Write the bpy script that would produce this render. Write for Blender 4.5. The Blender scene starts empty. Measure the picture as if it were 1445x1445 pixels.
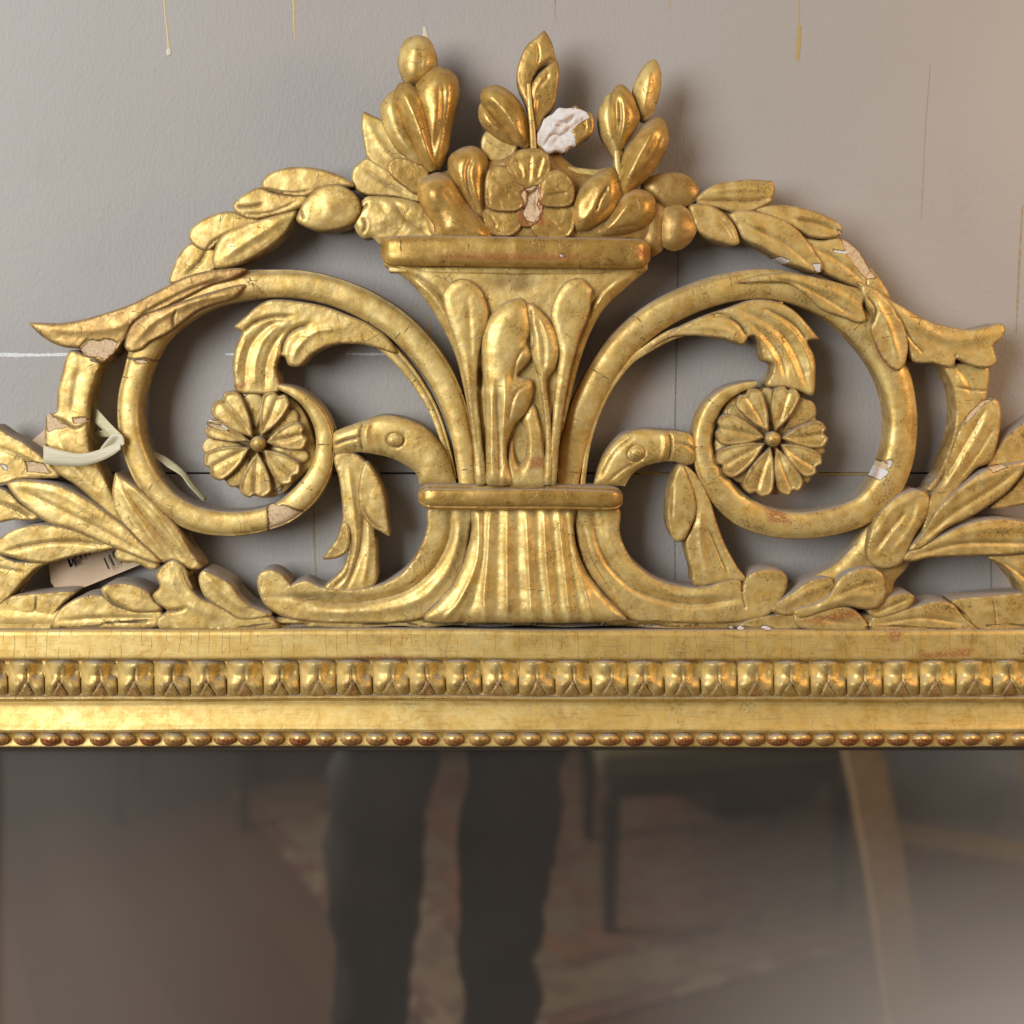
import bpy, math, random
import numpy as np
from mathutils import Vector, Matrix
from mathutils.geometry import delaunay_2d_cdt
random.seed(7); np.random.seed(7)
SC = bpy.context.scene
COL = SC.collection
# ------------------------------------------------------------------ camera
U = 0.0006            # metres per photograph pixel in the plane of the carving
REF = 75              # depth of that plane, in the same units, in front of the wall
DCAM = 1.145          # camera to wall
ZC = 1.5              # camera height
PX0, PY0 = 722.5, 480.0
cd = bpy.data.cameras.new('camera'); cam = bpy.data.objects.new('camera', cd); COL.objects.link(cam)
cam.location = (0, -DCAM, ZC); cam.rotation_euler = (math.radians(90), 0, 0)
cd.sensor_width = 36; cd.lens = 36*(DCAM-REF*U)/(1445*U)
cd.shift_y = -(722.5-PY0)/1445
cd.clip_start = 0.02; cd.clip_end = 60
cd.dof.use_dof = True; cd.dof.focus_distance = DCAM-0.05; cd.dof.aperture_fstop = 3.6
SC.camera = cam
# ------------------------------------------------------------------ light
w = bpy.data.worlds.new("World"); SC.world = w; w.use_nodes = True
wb = w.node_tree.nodes['Background']; wb.inputs[0].default_value = (0.86, 0.80, 0.74, 1); wb.inputs[1].default_value = 0.25
def area(name, loc, target, sx, sy, energy, color):
    l = bpy.data.lights.new(name, 'AREA'); l.shape = 'RECTANGLE'; l.size = sx; l.size_y = sy
    l.energy = energy; l.color = color
    o = bpy.data.objects.new(name, l); COL.objects.link(o); o.location = loc
    d = Vector(target)-Vector(loc); o.rotation_euler = d.to_track_quat('-Z', 'Y').to_euler()
    return o
area('window_light', (-1.75, -2.15, 2.15), (0, 0, 1.35), 1.4, 1.9, 80, (0.95, 0.97, 1.0))
area('warm_lamp', (1.15, -0.50, 1.85), (0.30, 0, 1.45), 0.32, 0.40, 5.8, (1.0, 0.63, 0.35))
SC.view_settings.view_transform = 'Standard'; SC.view_settings.look = 'None'
SC.view_settings.exposure = 0.0; SC.view_settings.gamma = 1.0
try:
    SC.cycles.max_bounces = 8; SC.cycles.glossy_bounces = 5; SC.cycles.diffuse_bounces = 4
    SC.cycles.sample_clamp_indirect = 4.0
    SC.cycles.use_denoising = True
except Exception: pass
# ------------------------------------------------------------------ node helpers
class NT:
    def __init__(s, name):
        s.m = bpy.data.materials.new(name); s.m.use_nodes = True
        s.t = s.m.node_tree; s.t.nodes.clear()
        s.out = s.n('ShaderNodeOutputMaterial'); s.b = s.n('ShaderNodeBsdfPrincipled')
        s.t.links.new(s.b.outputs[0], s.out.inputs[0])
    def n(s, ty, **kw):
        x = s.t.nodes.new(ty)
        for k, v in kw.items(): setattr(x, k, v)
        return x
    def put(s, inp, v):
        if hasattr(v, 'links'): s.t.links.new(v, inp)
        elif isinstance(v, tuple) and len(v) == 3 and inp.type == 'RGBA': inp.default_value = (*v, 1)
        else: inp.default_value = v
    def math(s, op, a, b=0.0, clamp=False):
        x = s.n('ShaderNodeMath', operation=op, use_clamp=clamp); s.put(x.inputs[0], a); s.put(x.inputs[1], b); return x.outputs[0]
    def mix(s, f, a, b, mode='MIX'):
        x = s.n('ShaderNodeMix', data_type='RGBA', blend_type=mode)
        s.put(x.inputs[0], f); s.put(x.inputs[6], a); s.put(x.inputs[7], b); return x.outputs[2]
    def mixf(s, f, a, b):
        x = s.n('ShaderNodeMix', data_type='FLOAT'); s.put(x.inputs[0], f); s.put(x.inputs[2], a); s.put(x.inputs[3], b); return x.outputs[0]
    def ramp(s, f, lo, hi, a=0.0, b=1.0):
        x = s.n('ShaderNodeMapRange', clamp=True); s.put(x.inputs[0], f)
        for i, v in zip((1, 2, 3, 4), (lo, hi, a, b)): x.inputs[i].default_value = v
        return x.outputs[0]
    def coord(s, scale=(1, 1, 1), rot=(0, 0, 0)):
        c = s.n('ShaderNodeTexCoord'); mp = s.n('ShaderNodeMapping'); s.t.links.new(c.outputs['Object'], mp.inputs[0])
        mp.inputs['Scale'].default_value = scale; mp.inputs['Rotation'].default_value = rot; return mp.outputs[0]
    def noise(s, scale, detail=3.0, rough=0.55, vec=None, dist=0.0):
        x = s.n('ShaderNodeTexNoise'); x.inputs['Scale'].default_value = scale; x.inputs['Detail'].default_value = detail
        x.inputs['Roughness'].default_value = rough; x.inputs['Distortion'].default_value = dist
        s.t.links.new(vec if vec is not None else s.coord(), x.inputs['Vector']); return x.outputs['Fac']
    def attr(s, name):
        x = s.n('ShaderNodeAttribute', attribute_name=name); return x.outputs['Fac']
    def bump(s, h, strength, dist, prev=None):
        x = s.n('ShaderNodeBump'); x.inputs['Strength'].default_value = strength; x.inputs['Distance'].default_value = dist
        s.put(x.inputs['Height'], h)
        if prev is not None: s.put(x.inputs['Normal'], prev)
        return x.outputs[0]
    def set(s, **kw):
        for k, v in kw.items(): s.put(s.b.inputs[k.replace('_', ' ')], v)
    def vor(s, scale, vec, dim='3D', feature='DISTANCE_TO_EDGE', w=None):
        x = s.n('ShaderNodeTexVoronoi', voronoi_dimensions=dim, feature=feature); x.inputs['Scale'].default_value = scale
        if dim == '1D': s.put(x.inputs['W'], w)
        else: s.put(x.inputs['Vector'], vec)
        return x.outputs['Distance'] if feature == 'DISTANCE_TO_EDGE' else x.outputs['Color']

def gold_mat(name, rail=False, burn=0.0, rub=0.0, crk_=1.0, aged=False):
    k = NT(name)
    c = k.coord()
    big = k.noise(22, 3, 0.6); mid = k.noise(95, 4, 0.6, dist=0.4); fine = k.noise(520, 4, 0.65); sp = k.noise(1500, 2, 0.6)
    light = (0.92, 0.695, 0.27) if burn < 1 else (0.78, 0.52, 0.16); deep = (0.73, 0.48, 0.125) if burn < 1 else (0.54, 0.31, 0.065); brown = (0.26, 0.135, 0.04)
    if aged: light = (0.60, 0.39, 0.13); deep = (0.40, 0.235, 0.062)
    col = k.mix(k.ramp(mid, 0.38, 0.66), light, deep)
    col = k.mix(k.ramp(big, 0.52, 0.72, 0, 0.55), col, deep)
    stain = k.math('MULTIPLY', k.ramp(fine, 0.46, 0.66), k.ramp(k.noise(60, 5, 0.7), 0.46, 0.62))
    col = k.mix(k.ramp(k.noise(38, 5, 0.7, dist=0.6), 0.50 - burn*0.12, 0.66, 0, 0.55 + burn*0.2), col, (0.50, 0.285, 0.06))
    col = k.mix(k.math('MULTIPLY', stain, 0.35 if rail else 0.5), col, brown)
    metal = k.ramp(stain, 0.0, 0.90 + burn*0.06, 0.45)
    rough = k.ramp(mid, 0.3, 0.7, 0.36 - burn*0.10, 0.52 - burn*0.15)
    rough = k.math('ADD', rough, k.ramp(fine, 0.35, 0.75, -0.03, 0.14))
    if rail:
        sep = k.n('ShaderNodeSeparateXYZ'); k.put(sep.inputs[0], c)
        wob = k.math('ADD', sep.outputs[0], k.math('MULTIPLY', k.noise(60, 2, 0.5), 0.004))
        lap = k.vor(30, None, '1D', 'F1', sep.outputs[0])
        lapv = k.n('ShaderNodeSeparateColor'); k.put(lapv.inputs[0], lap)
        col = k.mix(k.ramp(lapv.outputs[0], 0, 1, 0, 0.45), col, deep)
        crk = k.vor(110, None, '1D', 'DISTANCE_TO_EDGE', wob)
        crack = k.math('MULTIPLY', k.ramp(crk, 0.006, 0.030, 0.95*crk_, 0), k.ramp(k.noise(45, 2, 0.5, vec=k.coord((1, 1, 1.6))), 0.46, 0.52))
        streak = k.noise(40, 3, 0.6, vec=k.coord((1, 8, 14)))
        col = k.mix(k.ramp(streak, 0.55, 0.75, 0, 0.4), col, brown)
    else:
        cv = k.n('ShaderNodeVectorMath', operation='ADD')
        k.put(cv.inputs[0], c)
        nz = k.n('ShaderNodeTexNoise'); nz.inputs['Scale'].default_value = 120; k.put(nz.inputs['Vector'], c)
        vm = k.n('ShaderNodeVectorMath', operation='SCALE'); k.put(vm.inputs[0], nz.outputs['Color']); vm.inputs['Scale'].default_value = 0.006
        k.put(cv.inputs[1], vm.outputs[0])
        crk = k.vor(62, cv.outputs[0])
        crack = k.math('MULTIPLY', k.ramp(crk, 0.004, 0.016, 0.85, 0), k.ramp(k.noise(30, 2, 0.5), 0.59, 0.67))
    if not rail:
        tone = k.ramp(k.noise(16, 4, 0.65, dist=0.5), 0.50, 0.70, 0, 0.55)
        col = k.mix(tone, col, (0.42, 0.245, 0.07))
    # red bole showing where the leaf is rubbed
    rr = k.math('MULTIPLY', k.ramp(k.noise(48, 5, 0.75), 0.64 - rub*0.12, 0.72 - rub*0.08), k.ramp(fine, 0.42, 0.56))
    rr = k.math('MAXIMUM', rr, k.math('MULTIPLY', k.attr('rub'), k.ramp(fine, 0.38, 0.5)))
    col = k.mix(k.math('MULTIPLY', rr, 0.75), col, (0.34, 0.075, 0.025))
    metal = k.math('MULTIPLY', metal, k.ramp(rr, 0, 1, 1, 0.35))
    # grime lodged in the cuts
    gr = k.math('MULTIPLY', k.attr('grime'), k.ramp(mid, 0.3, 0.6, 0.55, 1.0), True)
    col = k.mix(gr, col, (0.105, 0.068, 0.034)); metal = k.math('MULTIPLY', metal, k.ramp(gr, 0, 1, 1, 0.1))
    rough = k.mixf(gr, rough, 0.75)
    col = k.mix(k.math('MULTIPLY', crack, 0.8), col, (0.07, 0.04, 0.02)); metal = k.math('MULTIPLY', metal, k.ramp(crack, 0, 1, 1, 0.2))
    pn = k.n('ShaderNodeNewGeometry').outputs['Pointiness']
    wear = k.math('MULTIPLY', k.ramp(pn, 0.525, 0.575), k.ramp(k.noise(130, 4, 0.7), 0.46, 0.60))
    col = k.mix(k.math('MULTIPLY', wear, 0.65), col, (0.36, 0.135, 0.05)); metal = k.math('MULTIPLY', metal, k.ramp(wear, 0, 1, 1, 0.5))
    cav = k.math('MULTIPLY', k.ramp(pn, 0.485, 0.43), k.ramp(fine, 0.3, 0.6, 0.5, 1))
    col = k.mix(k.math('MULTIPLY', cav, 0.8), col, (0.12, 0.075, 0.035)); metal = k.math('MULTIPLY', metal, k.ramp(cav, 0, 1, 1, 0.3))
    sc_ = k.ramp(k.math('ADD', k.attr('crack'), k.ramp(sp, 0.3, 0.7, -0.12, 0.12)), 0.66, 0.80)
    col = k.mix(k.math('MULTIPLY', sc_, 0.75), col, (0.05, 0.028, 0.014)); metal = k.math('MULTIPLY', metal, k.ramp(sc_, 0, 1, 1, 0.1))
    # specks
    spk = k.math('MULTIPLY', k.ramp(sp, 0.62, 0.70), k.ramp(k.noise(70, 2, 0.5), 0.45, 0.6)); col = k.mix(k.math('MULTIPLY', spk, 0.35 if rail else 0.6), col, (0.09, 0.05, 0.025))
    # dust settled on ledges
    g = k.n('ShaderNodeNewGeometry'); sx = k.n('ShaderNodeSeparateXYZ'); k.put(sx.inputs[0], g.outputs['True Normal'])
    du = k.math('MULTIPLY', k.math('MULTIPLY', k.ramp(sx.outputs[2], 0.42, 0.80), k.ramp(sx.outputs[1], -0.72, -0.35)), k.ramp(fine, 0.25, 0.5, 0.75, 1))
    dcol = k.mix(k.ramp(fine, 0.3, 0.7), (0.43, 0.375, 0.32), (0.30, 0.255, 0.21))
    col = k.mix(du, col, dcol); metal = k.math('MULTIPLY', metal, k.ramp(du, 0, 1, 1, 0)); rough = k.mixf(du, rough, 0.95)
    # bare wood and gesso
    ba = k.ramp(k.math('ADD', k.attr('bare'), k.ramp(fine, 0.2, 0.8, -0.25, 0.25)), 0.56, 0.70)
    wcol = k.mix(k.ramp(fine, 0.35, 0.6), (0.80, 0.61, 0.38), (0.62, 0.43, 0.23))
    wcol = k.mix(k.ramp(fine, 0.58, 0.7, 0, 0.7), wcol, (0.22, 0.10, 0.05))
    ge = k.ramp(k.math('ADD', k.attr('gesso'), k.ramp(fine, 0.2, 0.8, -0.25, 0.25)), 0.42, 0.58)
    gcol = k.mix(k.ramp(mid, 0.45, 0.68), (0.78, 0.74, 0.69), (0.62, 0.42, 0.30))
    rim_ = k.math('MULTIPLY', k.ramp(k.math('MAXIMUM', k.attr('bare'), k.attr('gesso')), 0.02, 0.35), 0.8)
    col = k.mix(rim_, col, (0.16, 0.075, 0.03))
    col = k.mix(ba, col, wcol); col = k.mix(ge, col, gcol)
    bg = k.math('MAXIMUM', ba, ge)
    metal = k.math('MULTIPLY', metal, k.ramp(bg, 0, 1, 1, 0)); rough = k.mixf(bg, rough, 0.8)
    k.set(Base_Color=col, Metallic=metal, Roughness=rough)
    h = k.math('SUBTRACT', k.math('ADD', k.math('MULTIPLY', k.noise(180, 5, 0.7, dist=0.8), 0.55), k.math('MULTIPLY', fine, 0.20)), k.math('MULTIPLY', crack, 0.5))
    h = k.math('SUBTRACT', h, k.math('MULTIPLY', bg, 0.9)); h = k.math('SUBTRACT', h, k.math('MULTIPLY', sc_, 0.8))
    k.put(k.b.inputs['Normal'], k.bump(h, 0.6 if not rail else 0.3, 0.0007))
    return k.m
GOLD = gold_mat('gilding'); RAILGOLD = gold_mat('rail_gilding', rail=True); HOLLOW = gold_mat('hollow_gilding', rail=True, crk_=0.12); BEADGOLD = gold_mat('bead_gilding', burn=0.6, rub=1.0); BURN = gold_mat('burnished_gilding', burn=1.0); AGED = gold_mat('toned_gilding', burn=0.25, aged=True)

def simple(name, color, rough=0.6, metal=0.0, color2=None, scale=40, bump=0.0, bscale=300, bdist=0.0005):
    k = NT(name); c = color
    if color2: c = k.mix(k.ramp(k.noise(scale, 4, 0.6), 0.35, 0.65), color, color2)
    k.set(Base_Color=c, Roughness=rough, Metallic=metal)
    if bump: k.put(k.b.inputs['Normal'], k.bump(k.noise(bscale, 4, 0.6), bump, bdist))
    return k.m
# wall paint: rolled paint texture
k = NT('wall_paint')
c1 = k.mix(k.ramp(k.noise(2.2, 3, 0.5), 0.35, 0.65), (0.43, 0.40, 0.368), (0.40, 0.37, 0.338))
sm = k.ramp(k.noise(9, 5, 0.7, vec=k.coord((1, 1, 0.45))), 0.60, 0.74, 0, 0.30)
c1 = k.mix(sm, c1, (0.33, 0.29, 0.25))
k.set(Base_Color=c1, Roughness=0.62)
hh = k.math('ADD', k.noise(330, 3, 0.55, vec=k.coord((1, 1, 0.6))), k.math('MULTIPLY', k.noise(90, 3, 0.5), 0.7))
k.put(k.b.inputs['Normal'], k.bump(hh, 0.5, 0.0009)); WALL = k.m
GAP = simple('gap_shadow_paint', (0.06, 0.045, 0.03), 0.9)
DRIP = simple('gold_drip', (0.62, 0.45, 0.13), 0.45, 0.2, (0.46, 0.34, 0.14), 900)
PALEDRIP = simple('pale_drip', (0.66, 0.60, 0.42), 0.5, 0.0)
def broken(name, col, thr):
    k = NT(name); k.set(Base_Color=col, Roughness=0.9)
    k.put(k.b.inputs['Alpha'], k.ramp(k.noise(700, 3, 0.7), thr-0.04, thr+0.04)); return k.m
CHALK = broken('chalk', (0.82, 0.83, 0.82), 0.40)
FAINT = broken('faint_gold_line', (0.42, 0.30, 0.11), 0.50)
PENCIL = broken('pencil_line', (0.22, 0.19, 0.16), 0.46)
# ------------------------------------------------------------------ geometry helpers
def P(px, py, d):
    """photograph position + distance from the wall (both in carving units) -> metres"""
    kk = (DCAM-d*U)/(DCAM-REF*U)
    return ((px-PX0)*U*kk, -d*U, ZC+(PY0-py)*U*kk)
def Pn(px, py, d):
    kk = (DCAM-d*U)/(DCAM-REF*U)
    return np.stack([(px-PX0)*U*kk, -d*U, ZC+(PY0-py)*U*kk], 1)
WLOC = {}
def finish(name, verts, faces, mat, parent=None, attrs=None, smooth=True, angle=38):
    v = np.asarray(verts, float); c = (v.min(0)+v.max(0))/2
    me = bpy.data.meshes.new(name); me.from_pydata((v-c).tolist(), [], [list(map(int, f)) for f in faces])
    if attrs:
        for an, av in attrs.items():
            a = me.attributes.new(an, 'FLOAT', 'POINT'); a.data.foreach_set('value', np.asarray(av, np.float32))
    me.materials.append(mat); me.update()
    if smooth:
        me.shade_smooth(); me.set_sharp_from_angle(angle=math.radians(angle))
    o = bpy.data.objects.new(name, me); COL.objects.link(o)
    put(o, parent, Vector(c)); return o
def put(o, parent, loc):
    if parent is not None:
        o.parent = parent; o.location = Vector(loc)-WLOC[parent]
    else: o.location = loc
    WLOC[o] = Vector(loc)
def thing(name, label, cat, loc, group=None):
    o = bpy.data.objects.new(name, None); COL.objects.link(o); o.location = loc; o.empty_display_size = 0.05
    WLOC[o] = Vector(loc); tag(o, label, cat, group); return o
def tag(o, label, cat, group=None):
    o['label'] = label; o['category'] = cat
    if group: o['group'] = group
def crom(pts, closed=True, step=2.0):
    """Catmull-Rom through the points; a third value of 1 marks a sharp corner"""
    n = len(pts); out = []
    A = [np.array(p[:2], float) for p in pts]; S = [len(p) > 2 and p[2] == 1 for p in pts]
    rng = range(n) if closed else range(n-1)
    for i in rng:
        p1, p2 = A[i], A[(i+1) % n]
        p0 = A[i-1] if (closed or i > 0) else p1
        p3 = A[(i+2) % n] if (closed or i+2 < n) else p2
        if S[i]: p0 = p1 - (p2-p1)*0.3
        if S[(i+1) % n]: p3 = p2 + (p2-p1)*0.3
        L = np.linalg.norm(p2-p1); m = max(1, int(round(L/step)))
        # centripetal-ish tangents
        l0 = np.linalg.norm(p1-p0)+1e-6; l2 = np.linalg.norm(p3-p2)+1e-6
        t1 = (p2-p0)/(l0+L)*L; t2 = (p3-p1)/(l2+L)*L
        for j in range(m):
            t = j/m; t_2 = t*t; t_3 = t_2*t
            out.append((2*t_3-3*t_2+1)*p1+(t_3-2*t_2+t)*t1+(-2*t_3+3*t_2)*p2+(t_3-t_2)*t2)
    if not closed: out.append(A[-1])
    return np.array(out)
def dist_poly(Q, poly, closed=False):
    a = poly; b = np.roll(poly, -1, 0)
    if not closed: a, b = a[:-1], b[:-1]
    ab = b-a; L2 = (ab**2).sum(1)+1e-9
    best = np.full(len(Q), 1e9); arg = np.zeros(len(Q))
    for s in range(0, len(Q), 4000):
        q = Q[s:s+4000, None, :]; t = np.clip(((q-a)*ab).sum(2)/L2, 0, 1)
        d = np.sqrt((((a+t[..., None]*ab)-q)**2).sum(2)); j = d.argmin(1); r = np.arange(len(j))
        best[s:s+4000] = d[r, j]; arg[s:s+4000] = (j+t[r, j])/len(a)
    return best, arg
def inside(Q, poly):
    x, y = Q[:, 0], Q[:, 1]; res = np.zeros(len(Q), bool); n = len(poly)
    for i in range(n):
        x1, y1 = poly[i-1]; x2, y2 = poly[i]
        if y1 == y2: continue
        c = ((y1 > y) != (y2 > y)) & (x < (x2-x1)*(y-y1)/(y2-y1)+x1); res ^= c
    return res
_nr = np.random.RandomState(3); _G = _nr.uniform(0, 2*math.pi, (64, 64)); _GX, _GY = np.cos(_G), np.sin(_G)
def perlin(x, y):
    xi = np.floor(x).astype(int); yi = np.floor(y).astype(int); fx = x-xi; fy = y-yi
    u = fx**3*(fx*(fx*6-15)+10); v = fy**3*(fy*(fy*6-15)+10)
    def c(a, b): return _GX[(xi+a) % 64, (yi+b) % 64]*(fx-a)+_GY[(xi+a) % 64, (yi+b) % 64]*(fy-b)
    return (c(0, 0)*(1-u)+c(1, 0)*u)*(1-v)+(c(0, 1)*(1-u)+c(1, 1)*u)*v
def wob(x, y):
    x = np.asarray(x, float); y = np.asarray(y, float)
    return 3.2*perlin(x/61+.3, y/61+7.7)+2.0*perlin(x/27+11.3, y/27+3.1)+1.0*perlin(x/13+5.2, y/13+9.4)+0.5*perlin(x/6.3+1.7, y/6.3+2.2)
# places where the gilding is lost (photograph positions)
WOODS = [
 [(113,492),(125,480),(150,478),(166,484),(160,498),(146,506),(118,502)],
 [(66,584),(72,583),(84,594),(97,601),(66,610)], [(103,590),(122,589),(124,597),(106,598)],
 [(379,711),(404,714),(428,723),(404,738),(379,749)],
 [(744,264),(757,262),(764,275),(757,290),(764,300),(754,314),(743,309),(735,300),(741,286),(735,274)],
 [(292,597),(315,600),(322,608),(300,606)], [(190,508),(205,506),(212,512),(196,514)],
 [(1234,655),(1248,650),(1256,658),(1246,668),(1234,664)], [(1180,322),(1210,352),(1236,392),(1222,395),(1195,360)],
 [(1362,590),(1385,566),(1400,562),(1380,580),(1362,600)], [(1395,660),(1412,656),(1424,659),(1400,668)],
 [(35,650),(62,655),(72,668),(40,666)],
]
GESSOS = [
 [(757,201),(757,183),(773,162),(791,152),(813,152),(826,158),(831,166),(822,172),(806,184),(812,194),(812,205),(795,214),(773,216)],
 [(1229,666),(1240,660),(1256,664),(1242,678),(1230,672)], [(1252,650),(1258,650),(1258,660),(1253,660)],
 [(1096,364),(1102,362),(1115,368),(1112,372),(1100,370)], [(1148,374),(1156,373),(1158,384),(1150,382)],
 [(0,656),(7,658),(11,664),(4,663)], [(1175,352),(1195,354),(1198,357),(1176,356)],
 [(1028,884),(1034,884),(1036,888),(1028,888)], [(1042,883),(1050,884),(1047,889),(1040,888)], [(1075,884),(1092,886),(1084,890),(1074,888)],
 [(291,592),(306,593),(306,595),(291,595)], [(312,597),(322,605),(318,606),(311,599)],
 [(393,690),(400,687),(396,696),(390,698)], [(790,359),(796,358),(796,361),(790,362)],
]
RUBS = [
 [(283,396),(300,398),(298,405),(284,404)], [(322,383),(350,385),(345,391),(325,389)],
 [(745,645),(765,645),(768,662),(748,660)], [(600,360),(700,358),(800,360),(860,364),(800,368),(650,366)],
 [(1235,480),(1243,500),(1262,520),(1258,524),(1240,506),(1232,486)], [(1070,700),(1100,710),(1120,740),(1085,738)],
 [(1120,878),(1200,858),(1215,868),(1190,876),(1150,880)], [(500,926),(570,924),(575,931),(480,931)],
 [(1250,888),(1275,886),(1270,905),(1258,908)], [(1300,920),(1375,915),(1370,929),(1290,929)], [(1240,845),(1250,838),(1250,853),(1242,858)],
 [(735,265),(765,262),(770,318),(730,318)], [(300,545),(350,540),(340,548),(300,552)],
 [(900,345),(916,350),(912,365),(898,362)], [(1410,612),(1430,606),(1428,612),(1412,620)],
]
def soft(Q, polys, w=1.2):
    r = np.zeros(len(Q)); lo, hi = Q.min(0), Q.max(0)
    for p in polys:
        p = np.array(p, float)
        if (p.max(0) < lo-4).any() or (p.min(0) > hi+4).any(): continue
        d, _ = dist_poly(Q, p, True); s = np.where(inside(Q, p), d, -d)
        r = np.maximum(r, np.clip(0.5+s/(2*w), 0, 1))
    return r
def marks(Q):
    Qn = Q+np.stack([wob(Q[:, 0]*3, Q[:, 1]*3), wob(Q[:, 1]*3+50, Q[:, 0]*3)], 1)*0.9
    return dict(bare=soft(Qn, WOODS), gesso=soft(Qn, GESSOS), rub=soft(Qn, RUBS, 3))
def feats_apply(Q, h, grime, feats):
    for f in feats:
        t = f[0]
        if t in 'gr':                      # groove / ridge along a line: (t, pts, width, height[, grime])
            line = crom(f[1], False, 3); d, s = dist_poly(Q, line)
            tp = np.clip(np.minimum(s, 1-s)/0.14, 0, 1) if (len(f) <= 5 or not f[5]) else 1
            e = np.exp(-(d/f[2])**2)*(0.25+0.75*tp)
            h += (-1 if t == 'g' else 1)*f[3]*e
            if t == 'g': grime += (f[4] if len(f) > 4 else 0.75)*np.exp(-(d/(f[2]*0.5+0.4))**2)*tp
        elif t == 'b':                     # bump (x,y,rx,ry,height,angle)
            a = math.radians(f[6] if len(f) > 6 else 0); dx, dy = Q[:, 0]-f[1], Q[:, 1]-f[2]
            u = dx*math.cos(a)+dy*math.sin(a); v = -dx*math.sin(a)+dy*math.cos(a)
            h += f[5]*np.exp(-((u/f[3])**2+(v/f[4])**2))
        elif t == 'h':                     # hollow, with grime
            dx, dy = Q[:, 0]-f[1], Q[:, 1]-f[2]; e = np.exp(-((dx/f[3])**2+(dy/f[4])**2)**1.6)
            h -= f[5]*e; grime += 0.6*e
        elif t == 't':                     # tilt (x0,y0,gx,gy)
            h += f[3]*(Q[:, 0]-f[1])+f[4]*(Q[:, 1]-f[2])
        elif t == 'f':                     # function
            h += f[1](Q[:, 0], Q[:, 1])
_cr = np.random.RandomState(21)
JOINTS_AND_GAP_DARK = [np.array(l, float) for l in (  # lines below the crest paint the gap's dark inside onto the carving
  [(85,885),(105,884),(128,884),(141,883),(147,878),(180,877),(214,874)], [(330,885),(352,884),(372,881),(390,878),(402,882),(420,884)],
  [(500,884),(522,880),(545,881),(560,877),(580,880),(600,885)], [(598,877),(630,880),(660,878),(700,881),(750,880),(800,881),(846,879)],
  [(850,882),(872,885),(888,882),(905,886),(925,881),(950,884),(985,882)], [(1040,884),(1085,886)], [(1222,885),(1262,883),(1300,885),(1330,888),(1362,886)], [(1392,883),(1420,880),(1452,884)],
  [(172,503),(190,507),(205,505),(222,511)], [(377,711),(379,730),(378,748)], [(398,713),(428,722)], [(128,508),(145,512),(160,500),(176,480)])]
def crackfield(Q, lo, hi):
    c = np.zeros(len(Q))
    for L in JOINTS_AND_GAP_DARK:
        if L[:, 0].max() < lo[0]-4 or L[:, 0].min() > hi[0]+4 or L[:, 1].min() > hi[1]+4 or L[:, 1].max() < lo[1]-4: continue
        d, s = dist_poly(Q, L); wv = 2.0+1.1*np.sin(Q[:, 0]*0.11)+0.5*np.sin(Q[:, 0]*0.37+1); c = np.maximum(c, np.clip(1.35-d/wv, 0, 1.2))
    n = int((hi[0]-lo[0])*(hi[1]-lo[1])/3200)+1
    for _ in range(min(n, 9)):
        if _cr.rand() < .4: continue
        p = Q[_cr.randint(len(Q))].copy(); a = _cr.uniform(0, math.pi*2); L = [p]
        for _k in range(_cr.randint(6, 15)):
            a += _cr.normal(0, .38); p = p+np.array([math.cos(a), math.sin(a)])*_cr.uniform(3, 7); L.append(p)
        d, s = dist_poly(Q, np.array(L)); c = np.maximum(c, np.clip(1-d/2.3, 0, 1)*(1-0.35*s))
    return c
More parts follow.
